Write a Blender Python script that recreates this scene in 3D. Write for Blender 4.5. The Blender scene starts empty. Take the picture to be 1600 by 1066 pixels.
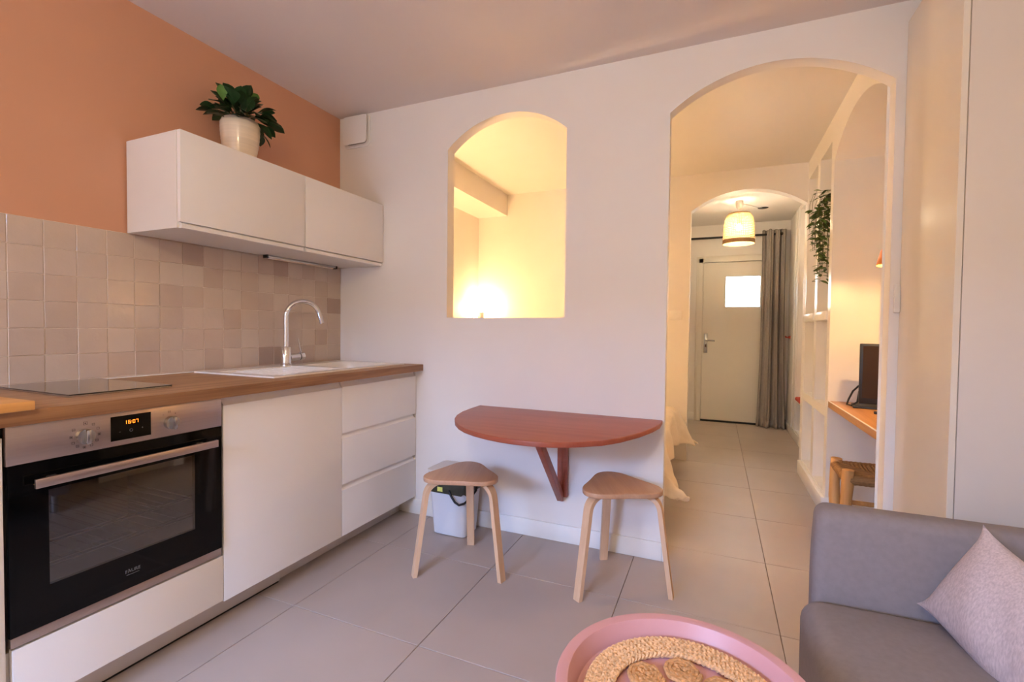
import bpy, bmesh, math, random
from mathutils import Vector, Matrix, Euler
random.seed(7)
S = bpy.context.scene
COL = S.collection
PI = math.pi

# ---------------------------------------------------------------- camera
def cam_matrix():
    rx, ry, rz = -0.0265, -0.0110, 0.4047
    R = Matrix.Rotation(rz, 3, 'Z') @ Matrix.Rotation(rx, 3, 'X') @ Matrix.Rotation(ry, 3, 'Y')
    right, fwd, up = R.col[0], R.col[1], R.col[2]
    M = Matrix.Identity(4)
    for i in range(3):
        M[i][0], M[i][1], M[i][2] = right[i], up[i], -fwd[i]
    M[0][3], M[1][3], M[2][3] = 2.269, -2.4269, 1.137
    return M
cd = bpy.data.cameras.new('camera'); cam = bpy.data.objects.new('camera', cd); COL.objects.link(cam)
cam.matrix_world = cam_matrix()
cd.sensor_width = 36.0; cd.lens = 744.15 / 1600 * 36.0; cd.clip_start = 0.02
S.camera = cam
S.view_settings.view_transform = 'Standard'; S.view_settings.look = 'None'
S.view_settings.gamma = 1.0; S.view_settings.use_curve_mapping = False
S.view_settings.exposure = 0.0
S.cycles.use_denoising = True
S.cycles.max_bounces = 10; S.cycles.diffuse_bounces = 6; S.cycles.glossy_bounces = 4
S.cycles.transparent_max_bounces = 12; S.cycles.sample_clamp_indirect = 60.0

# ---------------------------------------------------------------- light (daylight)
W = bpy.data.worlds.new('overcast_sky'); S.world = W; W.use_nodes = True
bg = W.node_tree.nodes['Background']; bg.inputs[0].default_value = (0.42, 0.63, 1.16, 1); bg.inputs[1].default_value = 65.0
def portal(name, loc, rot, sx, sy):
    l = bpy.data.lights.new(name, 'AREA'); l.shape = 'RECTANGLE'; l.size = sx; l.size_y = sy
    l.cycles.is_portal = True
    o = bpy.data.objects.new(name, l); o.location = loc; o.rotation_euler = rot; COL.objects.link(o); return o
WIN = (0.15, 1.65, 0.30, 2.25)      # window behind the camera: x0 x1 z0 z1 in the wall y = -4.6
portal('window_portal', ((WIN[0]+WIN[1])/2, -4.66, (WIN[2]+WIN[3])/2), (PI/2, 0, 0), WIN[1]-WIN[0], WIN[3]-WIN[2])
portal('door_pane_portal', (2.555, 4.10, 1.615), (-PI/2, 0, 0), 0.38, 0.37)
BEDSIDE, DESK, PENDANT, KITCHEN = 27.5, 18.0, 84.0, 45.0     # lamp powers in watts
WARM = (1.0, 0.68, 0.33); DESK_COL = (1.0, 0.60, 0.24); PEND_COL = (1.0, 0.82, 0.54); KIT_COL = (1.0, 0.83, 0.49)
def lamp_light(name, loc, power, color, radius, parent=None):
    l = bpy.data.lights.new(name, 'POINT'); l.energy = power; l.color = color; l.shadow_soft_size = radius
    o = bpy.data.objects.new(name, l); COL.objects.link(o)
    if parent: o.parent = parent; o.location = Vector(loc) - parent.location
    else: o.location = loc
    return o

# ---------------------------------------------------------------- materials
def lin(c):
    c = c / 255.0
    return c / 12.92 if c <= 0.04045 else ((c + 0.055) / 1.055) ** 2.4
def rgb(r, g, b): return (lin(r), lin(g), lin(b), 1.0)
def base_mat(name):
    m = bpy.data.materials.new(name); m.use_nodes = True
    return m, m.node_tree, m.node_tree.nodes['Principled BSDF']
def M(name, col, rough=0.5, metal=0.0, var=0.0, scale=(6, 6, 6), bump=0.0, bscale=None, rand=0.0, spec=0.5, coat=0.0, detail=4.0, col2=None, bdist=0.002):
    """noise-varied colour + fine relief; rand = per-object value change"""
    m, t, p = base_mat(name); N, L = t.nodes, t.links
    p.inputs['Roughness'].default_value = rough; p.inputs['Metallic'].default_value = metal
    p.inputs['Specular IOR Level'].default_value = spec; p.inputs['Coat Weight'].default_value = coat
    p.inputs['Coat Roughness'].default_value = 0.1
    tc = N.new('ShaderNodeTexCoord'); mp = N.new('ShaderNodeMapping'); mp.inputs['Scale'].default_value = scale
    L.new(tc.outputs['Object'], mp.inputs['Vector'])
    nz = N.new('ShaderNodeTexNoise'); nz.inputs['Scale'].default_value = 1.0; nz.inputs['Detail'].default_value = detail
    L.new(mp.outputs[0], nz.inputs['Vector'])
    oi = N.new('ShaderNodeObjectInfo')
    mix = N.new('ShaderNodeMix'); mix.data_type = 'RGBA'
    a = tuple(c * (1 - var) for c in col[:3]) + (1,)
    b = (col2 if col2 else tuple(min(1, c * (1 + var)) for c in col[:3]) + (1,))
    mix.inputs[6].default_value = a; mix.inputs[7].default_value = b
    cr = N.new('ShaderNodeMapRange'); cr.inputs[1].default_value = 0.3; cr.inputs[2].default_value = 0.7
    L.new(nz.outputs['Fac'], cr.inputs[0]); L.new(cr.outputs[0], mix.inputs[0])
    out = mix.outputs[2]
    if rand > 0:
        hs = N.new('ShaderNodeHueSaturation'); mr = N.new('ShaderNodeMapRange')
        mr.inputs[3].default_value = 1 - rand; mr.inputs[4].default_value = 1 + rand
        L.new(oi.outputs['Random'], mr.inputs[0]); L.new(mr.outputs[0], hs.inputs['Value']); L.new(out, hs.inputs['Color'])
        out = hs.outputs[0]
    L.new(out, p.inputs['Base Color'])
    if bump > 0:
        bn = N.new('ShaderNodeTexNoise'); bn.inputs['Detail'].default_value = 3.0
        bs = bscale if bscale else 80.0
        if isinstance(bs, tuple):
            m2 = N.new('ShaderNodeMapping'); m2.inputs['Scale'].default_value = bs; L.new(tc.outputs['Object'], m2.inputs['Vector'])
            L.new(m2.outputs[0], bn.inputs['Vector']); bn.inputs['Scale'].default_value = 1.0
        else:
            L.new(tc.outputs['Object'], bn.inputs['Vector']); bn.inputs['Scale'].default_value = bs
        bu = N.new('ShaderNodeBump'); bu.inputs['Strength'].default_value = bump; bu.inputs['Distance'].default_value = bdist
        L.new(bn.outputs['Fac'], bu.inputs['Height']); L.new(bu.outputs[0], p.inputs['Normal'])
    return m
def emit_mat(name, col, strength):
    m, t, p = base_mat(name); p.inputs['Base Color'].default_value = col
    p.inputs['Emission Color'].default_value = col; p.inputs['Emission Strength'].default_value = strength
    return m
def glass_mat(name, tint, gloss=0.04):
    m = bpy.data.materials.new(name); m.use_nodes = True; t = m.node_tree; N, L = t.nodes, t.links
    N.clear(); o = N.new('ShaderNodeOutputMaterial'); mx = N.new('ShaderNodeMixShader')
    tr = N.new('ShaderNodeBsdfTransparent'); tr.inputs[0].default_value = tint
    gl = N.new('ShaderNodeBsdfGlossy'); gl.inputs['Roughness'].default_value = 0.02
    fr = N.new('ShaderNodeFresnel'); fr.inputs[0].default_value = 1.45
    mxn = N.new('ShaderNodeMath'); mxn.operation = 'MAXIMUM'; mxn.inputs[1].default_value = gloss; L.new(fr.outputs[0], mxn.inputs[0])
    L.new(mxn.outputs[0], mx.inputs[0]); L.new(tr.outputs[0], mx.inputs[1]); L.new(gl.outputs[0], mx.inputs[2]); L.new(mx.outputs[0], o.inputs[0])
    return m

white_wall = M('white_plaster', rgb(232, 226, 220), 0.55, var=0.012, scale=(3, 3, 3), bump=0.12, bscale=160, bdist=0.001)
white_gloss = M('white_satin_paint', rgb(234, 230, 224), 0.28, var=0.01, scale=(3, 3, 3), bump=0.05, bscale=120, bdist=0.001)
ceil_mat = M('white_ceiling_paint', rgb(226, 214, 206), 0.8, var=0.01, scale=(2, 2, 2), bump=0.1, bscale=120, bdist=0.001)
terracotta = M('terracotta_paint', rgb(206, 152, 121), 0.6, var=0.015, scale=(3, 3, 3), bump=0.12, bscale=140, bdist=0.001)
grout = M('grey_grout', rgb(128, 112, 102), 0.9, var=0.08, scale=(20, 20, 20))
floor_mat = M('greige_floor_tile', rgb(174, 160, 151), 0.42, var=0.06, scale=(2.2, 2.2, 2.2), bump=0.06, bscale=60, rand=0.025, detail=9)
wall_grout = M('pale_wall_grout', rgb(214, 198, 182), 0.85, var=0.05, scale=(30, 30, 30))
front_white = M('white_lacquer_front', rgb(232, 228, 226), 0.38, var=0.006, scale=(3, 3, 3), bump=0.02, bscale=200, bdist=0.0006)
carcass_white = M('white_melamine', rgb(224, 219, 212), 0.45, var=0.006, scale=(3, 3, 3))
plinth_mat = M('white_plinth_foil', rgb(214, 205, 200), 0.45, var=0.01, scale=(4, 4, 4))
rubber_black = M('black_rubber', rgb(28, 26, 26), 0.6, var=0.05)
black_plastic = M('black_plastic', rgb(20, 19, 19), 0.4, var=0.05)
steel = M('brushed_steel', rgb(188, 172, 162), 0.34, metal=1.0, var=0.04, scale=(200, 3, 200), bump=0.03, bscale=(400, 6, 400), bdist=0.0004)
chrome = M('chrome', rgb(225, 225, 228), 0.06, metal=1.0, var=0.01)
satin_metal = M('satin_metal', rgb(190, 190, 192), 0.22, metal=1.0, var=0.02)
sink_mat = M('cream_composite_sink', rgb(232, 222, 208), 0.3, var=0.02, scale=(40, 40, 40), coat=0.3)
ceramic_black = M('black_ceramic_glass', rgb(22, 20, 20), 0.06, var=0.05, coat=0.5)
oven_black = M('black_enamel_glass', rgb(7, 7, 8), 0.06, var=0.05, spec=0.22)
oven_cavity = M('grey_enamel_cavity', rgb(150, 148, 146), 0.4, var=0.1)
oven_pane = glass_mat('smoked_oven_glass', (0.62, 0.62, 0.62, 1), 0.16)
clear_pane = glass_mat('clear_glass', (0.96, 0.97, 0.97, 1))
mark_grey = M('dark_printed_marks', rgb(52, 46, 44), 0.5, var=0.02)
logo_grey = M('grey_printed_logo', rgb(112, 112, 114), 0.4, var=0.02)
led_orange = emit_mat('orange_led_digits', (1.0, 0.30, 0.02, 1), 2.6)
def wood(name, c1, c2, axis, rough=0.45, s=1.0, rings=30.0):
    m, t, p = base_mat(name); N, L = t.nodes, t.links
    p.inputs['Roughness'].default_value = rough
    tc = N.new('ShaderNodeTexCoord'); mp = N.new('ShaderNodeMapping')
    sc = [rings * s] * 3; sc[axis] = 1.6 * s; mp.inputs['Scale'].default_value = sc
    L.new(tc.outputs['Object'], mp.inputs['Vector'])
    nz = N.new('ShaderNodeTexNoise'); nz.inputs['Scale'].default_value = 1.0; nz.inputs['Detail'].default_value = 6; nz.inputs['Distortion'].default_value = 0.6
    L.new(mp.outputs[0], nz.inputs['Vector'])
    sc2 = [rings * 7 * s] * 3; sc2[axis] = 5 * s
    mp2 = N.new('ShaderNodeMapping'); mp2.inputs['Scale'].default_value = sc2; L.new(tc.outputs['Object'], mp2.inputs['Vector'])
    n2 = N.new('ShaderNodeTexNoise'); n2.inputs['Scale'].default_value = 1.0; n2.inputs['Detail'].default_value = 3; L.new(mp2.outputs[0], n2.inputs['Vector'])
    ad = N.new('ShaderNodeMath'); ad.operation = 'MULTIPLY_ADD'; ad.inputs[1].default_value = 0.35; L.new(n2.outputs['Fac'], ad.inputs[0]); L.new(nz.outputs['Fac'], ad.inputs[2])
    cr = N.new('ShaderNodeMapRange'); cr.inputs[1].default_value = 0.45; cr.inputs[2].default_value = 0.95; L.new(ad.outputs[0], cr.inputs[0])
    mx = N.new('ShaderNodeMix'); mx.data_type = 'RGBA'; mx.inputs[6].default_value = c1; mx.inputs[7].default_value = c2
    L.new(cr.outputs[0], mx.inputs[0]); L.new(mx.outputs[2], p.inputs['Base Color'])
    bu = N.new('ShaderNodeBump'); bu.inputs['Strength'].default_value = 0.08; bu.inputs['Distance'].default_value = 0.001
    L.new(n2.outputs['Fac'], bu.inputs['Height']); L.new(bu.outputs[0], p.inputs['Normal'])
    return m
oak_top = wood('oak_laminate_top', rgb(142, 100, 62), rgb(180, 136, 94), 1)
oak_edge = wood('oak_laminate_edge', rgb(112, 74, 46), rgb(172, 126, 86), 1)
board_wood = wood('pale_board_wood', rgb(196, 136, 70), rgb(226, 172, 104), 1, s=0.6)
desk_wood = wood('oak_desk_wood', rgb(170, 118, 70), rgb(198, 150, 102), 1, rough=0.35)
birch_seat = wood('pale_plywood_seat', rgb(180, 136, 106), rgb(200, 158, 126), 0, rough=0.42, s=0.8)
birch_leg = wood('pale_plywood_leg', rgb(206, 166, 130), rgb(224, 188, 154), 2, rough=0.45, s=0.8)
rustic_wood = wood('debarked_wood', rgb(196, 140, 80), rgb(226, 178, 118), 2, rough=0.5, s=0.7)
table_red = wood('rust_red_painted_wood', rgb(150, 74, 52), rgb(168, 90, 66), 0, rough=0.36)
sofa_mat = M('grey_sofa_cloth', rgb(136, 126, 126), 0.9, var=0.05, scale=(60, 60, 60), bump=0.25, bscale=500, bdist=0.001)
pillow_mat = M('heather_pillow_linen', rgb(192, 176, 176), 0.9, var=0.17, scale=(260, 260, 70), bump=0.4, bscale=420, bdist=0.001)
tray_mat = M('pink_enamel', rgb(198, 148, 151), 0.42, var=0.01)
jute = M('jute_braid', rgb(216, 174, 130), 0.85, var=0.28, scale=(160, 160, 160), bump=0.5, bscale=260, bdist=0.002)
jute_dark = M('brown_jute_coil', rgb(198, 150, 102), 0.85, var=0.3, scale=(160, 160, 160), bump=0.5, bscale=260, bdist=0.002)
bin_mat = M('pale_grey_plastic', rgb(214, 214, 218), 0.4, var=0.01)
lid_mat = M('white_grey_plastic_lid', rgb(216, 212, 208), 0.45, var=0.01)
bag_mat = M('dark_olive_bin_bag', rgb(60, 58, 44), 0.4, var=0.25, scale=(40, 40, 40), bump=0.5, bscale=60, bdist=0.004)
bag_yellow = M('yellow_bag_print', rgb(214, 214, 110), 0.5, var=0.02)
pot_mat = M('cream_ribbed_ceramic', rgb(226, 208, 184), 0.3, var=0.09, scale=(1.5, 1.5, 70), coat=0.4, bump=0.3, bscale=(1.5, 1.5, 90), bdist=0.003)
soil = M('dark_potting_soil', rgb(48, 36, 28), 0.95, var=0.3, scale=(80, 80, 80), bump=0.8, bscale=120, bdist=0.004)
leaf_dark = M('dark_green_leaf', rgb(38, 68, 38), 0.42, var=0.18, scale=(30, 30, 30), rand=0.35)
leaf_light = M('bright_green_leaf', rgb(80, 124, 52), 0.42, var=0.15, scale=(30, 30, 30), rand=0.2)
leaf_vine = M('vine_green_leaf', rgb(82, 106, 48), 0.45, var=0.2, scale=(40, 40, 40), rand=0.45)
stem_mat = M('green_brown_stem', rgb(92, 86, 52), 0.6, var=0.15)
plastic_white = M('white_plastic', rgb(230, 226, 222), 0.4, var=0.006)
gap_dark = M('dark_gap', rgb(70, 58, 54), 0.8, var=0.05)
quilt_mat = M('cream_quilt_cotton', rgb(236, 222, 204), 0.9, var=0.03, scale=(12, 12, 12), bump=0.35, bscale=40, bdist=0.006)
bed_mat = M('cream_mattress_ticking', rgb(226, 214, 198), 0.85, var=0.02)
curtain_mat = M('grey_curtain_linen', rgb(160, 151, 143), 0.9, var=0.12, scale=(200, 200, 30), bump=0.2, bscale=400, bdist=0.001)
door_paint = M('off_white_door_paint', rgb(228, 220, 208), 0.4, var=0.015, scale=(2, 2, 1))
black_metal = M('black_rod_metal', rgb(26, 24, 24), 0.4, var=0.03)
wicker = M('pale_wicker', rgb(200, 172, 130), 0.7, var=0.12, scale=(90, 90, 90))
wicker_band = M('tan_rattan_band', rgb(184, 142, 94), 0.6, var=0.12, scale=(60, 60, 60))
bulb_mat = emit_mat('lit_bulb', (1.0, 0.82, 0.55, 1), 40.0)
warm_bulb = emit_mat('lit_warm_bulb', (1.0, 0.66, 0.32, 1), 30.0)
lamp_orange = M('orange_lamp_enamel', rgb(222, 128, 52), 0.4, var=0.02)
screen_mat = M('dark_monitor_screen', rgb(52, 40, 34), 0.22, var=0.02)
rush = M('woven_rush', rgb(150, 110, 66), 0.8, var=0.32, scale=(14, 120, 120), bump=0.8, bscale=(10, 160, 160), bdist=0.004)
red_cloth = M('rust_red_cushion_cloth', rgb(188, 68, 48), 0.9, var=0.08, scale=(50, 50, 50))
basket_mat = M('woven_basket_fibre', rgb(178, 128, 72), 0.85, var=0.2, scale=(40, 40, 160), bump=0.7, bscale=(30, 30, 220), bdist=0.004)
added_ground_mat = M('added_ground_stone', rgb(150, 132, 112), 0.8, var=0.08)  # for the unseen ground added outside
zellige = []
for k, c in enumerate([(196, 177, 162), (192, 172, 157), (187, 166, 151), (174, 151, 138), (200, 182, 167)]):
    m = M('glazed_wall_tile_%d' % k, rgb(*c), 0.13, var=0.03, scale=(9, 9, 9), bump=0.5, bscale=26, rand=0.03, bdist=0.004)
    zellige.append(m)

# ---------------------------------------------------------------- geometry helpers
class MB:
    def __init__(s): s.bm = bmesh.new(); s.smooth = False
    def box(s, x0, x1, y0, y1, z0, z1, bev=0.0, seg=2):
        b = bmesh.new()
        vs = [b.verts.new((x, y, z)) for x in (x0, x1) for y in (y0, y1) for z in (z0, z1)]
        for f in ((0, 1, 3, 2), (4, 6, 7, 5), (0, 4, 5, 1), (2, 3, 7, 6), (0, 2, 6, 4), (1, 5, 7, 3)):
            b.faces.new([vs[i] for i in f])
        bmesh.ops.recalc_face_normals(b, faces=b.faces)
        if bev > 0: bmesh.ops.bevel(b, geom=list(b.edges), offset=bev, segments=seg, profile=0.5, affect='EDGES')
        s.merge(b); return s
    def merge(s, b):
        me = bpy.data.meshes.new('tmp'); b.to_mesh(me); b.free(); s.bm.from_mesh(me); bpy.data.meshes.remove(me)
    def prism(s, pts, axis, a0, a1, bev=0.0, seg=2):
        """closed 2-D outline extruded along axis (0,1,2); pts give the other two coordinates in order"""
        b = bmesh.new()
        def mk(p, a):
            c = list(p); c.insert(axis, a); return b.verts.new(c)
        A = [mk(p, a0) for p in pts]; B = [mk(p, a1) for p in pts]; n = len(pts)
        fa = b.faces.new(A); fb = b.faces.new(list(reversed(B)))
        for i in range(n): b.faces.new((A[i], B[i], B[(i + 1) % n], A[(i + 1) % n]))
        bmesh.ops.recalc_face_normals(b, faces=b.faces)
        if bev > 0:
            ed = [e for e in b.edges if len(e.link_faces) == 2 and (fa in e.link_faces or fb in e.link_faces)]
            bmesh.ops.bevel(b, geom=ed, offset=bev, segments=seg, profile=0.5, affect='EDGES')
        s.merge(b); return s
    def tube(s, path, r, n=8, closed=False, caps=True):
        b = bmesh.new(); P = [Vector(p) for p in path]; k = len(P)
        rr = r if isinstance(r, (list, tuple)) else [r] * k
        rings = []; prev = None
        for i, p in enumerate(P):
            t = (P[(i + 1) % k] - P[i - 1]) if closed else (P[min(i + 1, k - 1)] - P[max(i - 1, 0)])
            t.normalize()
            if prev is None:
                u = t.orthogonal().normalized()
            else:
                u = prev - t * prev.dot(t)
                u = u.normalized() if u.length > 1e-6 else t.orthogonal().normalized()
            prev = u; v = t.cross(u)
            rings.append([b.verts.new(p + (u * math.cos(2 * PI * j / n) + v * math.sin(2 * PI * j / n)) * rr[i]) for j in range(n)])
        for i in range(k if closed else k - 1):
            A, B = rings[i], rings[(i + 1) % k]
            for j in range(n): b.faces.new((A[j], A[(j + 1) % n], B[(j + 1) % n], B[j]))
        if caps and not closed:
            b.faces.new(list(reversed(rings[0]))); b.faces.new(rings[-1])
        bmesh.ops.recalc_face_normals(b, faces=b.faces)
        s.merge(b); s.smooth = True; return s
    def lathe(s, prof, cx, cy, n=32, closed=False):
        b = bmesh.new(); rings = []
        for r, z in prof:
            rings.append([b.verts.new((cx + r * math.cos(2 * PI * j / n), cy + r * math.sin(2 * PI * j / n), z)) for j in range(n)] if r > 1e-6 else [b.verts.new((cx, cy, z))])
        m = len(rings)
        for i in range(m if closed else m - 1):
            A, B = rings[i], rings[(i + 1) % m]
            for j in range(n):
                q = [A[j % len(A)], A[(j + 1) % len(A)], B[(j + 1) % len(B)], B[j % len(B)]]
                q = list(dict.fromkeys(q))
                if len(q) > 2: b.faces.new(q)
        bmesh.ops.recalc_face_normals(b, faces=b.faces)
        s.merge(b); s.smooth = True; return s
    def cyl(s, p0, p1, r, n=20): return s.tube([p0, p1], r, n)
    def quad(s, *p):
        vs = [s.bm.verts.new(q) for q in p]; s.bm.faces.new(vs); return s
    def grid(s, f, nu, nv, closed_u=False):
        V = [[s.bm.verts.new(f(i / (nu - (0 if closed_u else 1)), j / (nv - 1))) for j in range(nv)] for i in range(nu)]
        for i in range(nu if closed_u else nu - 1):
            for j in range(nv - 1):
                s.bm.faces.new((V[i][j], V[(i + 1) % nu][j], V[(i + 1) % nu][j + 1], V[i][j + 1]))
        s.smooth = True; return s
    def transform(s, mat): bmesh.ops.transform(s.bm, matrix=mat, verts=s.bm.verts); return s
    def build(s, name, mat, parent=None, smooth=None, angle=0.6, recalc=False):
        me = bpy.data.meshes.new(name)
        if recalc: bmesh.ops.recalc_face_normals(s.bm, faces=s.bm.faces)
        if parent is not None:
            off = world_loc(parent)
            bmesh.ops.translate(s.bm, vec=-off, verts=s.bm.verts)
        sm = s.smooth if smooth is None else smooth
        s.bm.to_mesh(me); s.bm.free()
        me.materials.append(mat)
        for p in me.polygons: p.use_smooth = True
        if not sm: me.set_sharp_from_angle(angle=angle)
        else: me.set_sharp_from_angle(angle=0.9)
        o = bpy.data.objects.new(name, me); COL.objects.link(o)
        if parent is not None: o.parent = parent
        return o
def world_loc(o):
    v = Vector((0, 0, 0))
    while o is not None: v += o.location; o = o.parent
    return v
def tag(o, label=None, cat=None, group=None, kind=None):
    if label: o['label'] = label
    if cat: o['category'] = cat
    if group: o['group'] = group
    if kind: o['kind'] = kind
    return o
def thing(name, loc, label, cat, group=None):
    o = bpy.data.objects.new(name, None); COL.objects.link(o); o.location = loc; o.empty_display_size = 0.05
    return tag(o, label, cat, group)
def rebase(o, pt):
    """move a one-mesh thing's origin to pt without moving the mesh"""
    d = Vector(pt) - o.location
    o.data.transform(Matrix.Translation(-d)); o.location = Vector(pt); return o
def struct(o): o['kind'] = 'structure'; return o
def copy_tree(o, parent=None):
    c = o.copy(); COL.objects.link(c)
    if parent is not None: c.parent = parent
    for ch in list(o.children): copy_tree(ch, c)
    return c

def wall(name, mat, axis, a0, a1, z0, z1, b0, b1, holes=()):
    """wall slab along axis (0: runs in x, thickness in y; 1: runs in y, thickness in x). holes: (h0, h1, zb, top) with top a number or function"""
    bm = bmesh.new()
    def V(a, b, z): return bm.verts.new((a, b, z) if axis == 0 else (b, a, z))
    def quad(*p): bm.faces.new([V(*q) for q in p])
    cuts = {a0, a1}
    for h0, h1, zb, tp in holes:
        n = 64 if callable(tp) else 1
        for i in range(n + 1): cuts.add(round(h0 + (h1 - h0) * i / n, 6))
    cuts = sorted(c for c in cuts if a0 - 1e-9 <= c <= a1 + 1e-9)
    T = lambda tp, a: tp(a) if callable(tp) else tp
    for s0, s1 in zip(cuts[:-1], cuts[1:]):
        mid = (s0 + s1) / 2
        hs = sorted([h for h in holes if h[0] < mid < h[1]], key=lambda h: h[2])
        lo = [(z0, z0)]; segs = []
        cur = (z0, z0)
        for h in hs:
            if h[2] > z0 + 1e-6: segs.append((cur, (h[2], h[2])))
            tops = (T(h[3], s0), T(h[3], s1))
            if h[2] > z0 + 1e-6: quad((s0, b0, h[2]), (s1, b0, h[2]), (s1, b1, h[2]), (s0, b1, h[2]))
            quad((s0, b0, tops[0]), (s0, b1, tops[0]), (s1, b1, tops[1]), (s1, b0, tops[1]))
            cur = tops
        segs.append((cur, (z1, z1)))
        for (la, lb), (ha, hb) in segs:
            for b, flip in ((b0, False), (b1, True)):
                q = [(s0, b, la), (s1, b, lb), (s1, b, hb), (s0, b, ha)]
                quad(*(reversed(q) if flip else q))
    for h0, h1, zb, tp in holes:
        for h in (h0, h1):
            if a0 + 1e-6 < h < a1 - 1e-6: quad((h, b0, zb), (h, b1, zb), (h, b1, T(tp, h)), (h, b0, T(tp, h)))
    for a in (a0, a1): quad((a, b0, z0), (a, b1, z0), (a, b1, z1), (a, b0, z1))
    quad((a0, b0, z1), (a1, b0, z1), (a1, b1, z1), (a0, b1, z1))
    bmesh.ops.remove_doubles(bm, verts=bm.verts, dist=1e-5)
    bmesh.ops.recalc_face_normals(bm, faces=bm.faces)
    me = bpy.data.meshes.new(name); bm.to_mesh(me); bm.free(); me.materials.append(mat)
    o = bpy.data.objects.new(name, me); COL.objects.link(o); return struct(o)
def arch(h0, h1, spring, apex, spring2=None):
    s2 = spring if spring2 is None else spring2
    c = (h1 - h0) / 2; mid = (h0 + h1) / 2; sag = apex - (spring + s2) / 2
    R = (c * c + sag * sag) / (2 * sag)
    return lambda a: math.sqrt(max(R * R - (a - mid) ** 2, 0)) - (R - sag) + spring + (s2 - spring) * (a - h0) / (h1 - h0)

# ================================================================= THE SETTING
H = 2.479
XS = 2.914                         # plane of the bedroom's right-hand shelf wall
# floor and its tiles
floor = struct(MB().box(-0.15, 3.7, -4.75, 4.15, -0.15, -0.004).build('floor', grout))
for i in range(-4, 4):
    for j in range(-7, 8):
        x0, x1 = 1.913 + 0.6 * i, 1.913 + 0.6 * (i + 1); y0, y1 = -0.4184 + 0.6 * j, -0.4184 + 0.6 * (j + 1)
        x0, x1, y0, y1 = max(x0, 0.0), min(x1, 3.5), max(y0, -4.6), min(y1, 4.02)
        if x1 - x0 < 0.03 or y1 - y0 < 0.03: continue
        g = 0.0014
        MB().box(x0 + g, x1 - g, y0 + g, y1 - g, -0.012, 0.0, 0.0012, 1).build('floor_tile', floor_mat, floor)
wl = wall('wall_left', terracotta, 1, -4.6, 0.0, 0.0, H, -0.15, 0.0)
wall('wall_bedroom_left', white_wall, 1, 0.0, 2.07, 0.0, H, -0.15, 0.0)
N_TOP = arch(0.810, 1.5295, 2.1735, 2.325, 2.190)
A_TOP = arch(2.045, 2.924, 2.182, 2.336, 2.174)
wp = wall('wall_partition', white_wall, 0, 0.0, 3.60, 0.0, H, 0.0, 0.074,
          [(0.810, 1.5295, 1.196, N_TOP), (2.045, 2.924, 0.0, A_TOP)])
A2 = arch(2.050, 2.912, 2.158, 2.306, 2.154)
wall('wall_bedroom_back', white_wall, 0, 0.0, 3.20, 0.0, 2.60, 1.97, 2.07, [(2.050, 2.912, 0.0, A2)])
# shelf wall with cubbies and the arched desk alcove
AL = arch(0.074, 1.055, 2.185, 2.327)
cub = []
for y0, y1 in ((1.13, 1.49), (1.571, 1.945)):
    cub += [(y0, y1, 0.12, 0.60), (y0, y1, 0.66, 1.212), (y0, y1, 1.268, 2.33)]
wsh = wall('wall_shelf', white_gloss, 1, 0.074, 1.97, 0.0, H, XS, 3.16, cub + [(0.074, 1.055, 0.0, AL)])
struct(MB().box(3.16, 3.18, 1.055, 1.97, 0, H).build('wall_shelf_back', white_wall))
struct(MB().box(3.1605, 3.62, 1.0555, 1.13, 0, H).build('wall_alcove_side', white_wall))
struct(MB().box(3.50, 3.60, 0.074, 1.0555, 0, H).build('wall_alcove_back', white_wall))
led = MB().box(XS - 0.012, 3.15, 1.131, 1.489, 1.214, 1.270, 0.004).box(XS - 0.012, 3.15, 1.572, 1.944, 1.214, 1.270, 0.004).build('shelf_ledge', white_gloss, wsh)
# rooms' other walls
wb = wall('wall_back', white_wall, 0, -0.15, 3.5, 0.0, H, -4.75, -4.6, [(WIN[0], WIN[1], WIN[2], WIN[3])])
wall('wall_right', white_wall, 1, -4.6, 0.0, 0.0, H, 3.36, 3.5)
hr = wall('wall_hall_right', white_wall, 1, 2.07, 4.02, 0.0, 2.60, 3.05, 3.16, [(2.15, 3.32, 0.10, 2.40)])
struct(MB().box(3.50, 3.60, 2.07, 3.42, 0, 2.6).build('wall_hall_niche', white_wall))
struct(MB().box(3.16, 3.50, 3.32, 3.42, 0, 2.6).box(3.16, 3.5, 2.07, 2.15, 0, 2.6).box(3.16, 3.5, 2.15, 3.32, 2.4, 2.5).build('wall_hall_niche_side', white_wall))
wall('wall_hall_left', white_wall, 1, 2.07, 4.02, 0.0, 2.60, 1.05, 1.2)
DX0, DX1, DZ = 2.105, 2.955, 1.985
wall('wall_hall_end', white_wall, 0, 1.05, 3.2, 0.0, 2.60, 4.02, 4.17, [(DX0, DX1, 0.0, DZ)])
struct(MB().box(-0.15, 3.6, -4.75, 0.074, H, H + 0.1).build('ceiling', ceil_mat))
struct(MB().box(-0.15, 3.62, 0.074, 1.97, 2.472, 2.58).build('ceiling_bedroom', white_wall))
struct(MB().box(1.05, 3.6, 2.07, 4.17, 2.445, 2.56).build('ceiling_hall', white_wall))
struct(MB().box(0.0, 0.32, 0.074, 1.97, 2.264, 2.472).build('trim_1_soffit', white_wall))
struct(MB().box(-9, 11, -10.0, -4.76, -0.25, -0.1).build('added_ground_window', added_ground_mat))  # unseen ground added to block and bounce sky light from below
struct(MB().box(-9, 11, -10.3, -10.0, -0.25, 3.2).build('sky_blocker_window', M('brown_sky_blocker', rgb(118, 92, 72), 0.85, var=0.06)))  # unseen dark barrier added so only the lower walls get sky light
struct(MB().box(-6, 11, 8.0, 8.3, -0.25, 9.0).build('sky_blocker_door', M('cream_sky_blocker', rgb(226, 196, 150), 0.85, var=0.05)))  # unseen facade added to cut the blue sky light entering the hall
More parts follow.
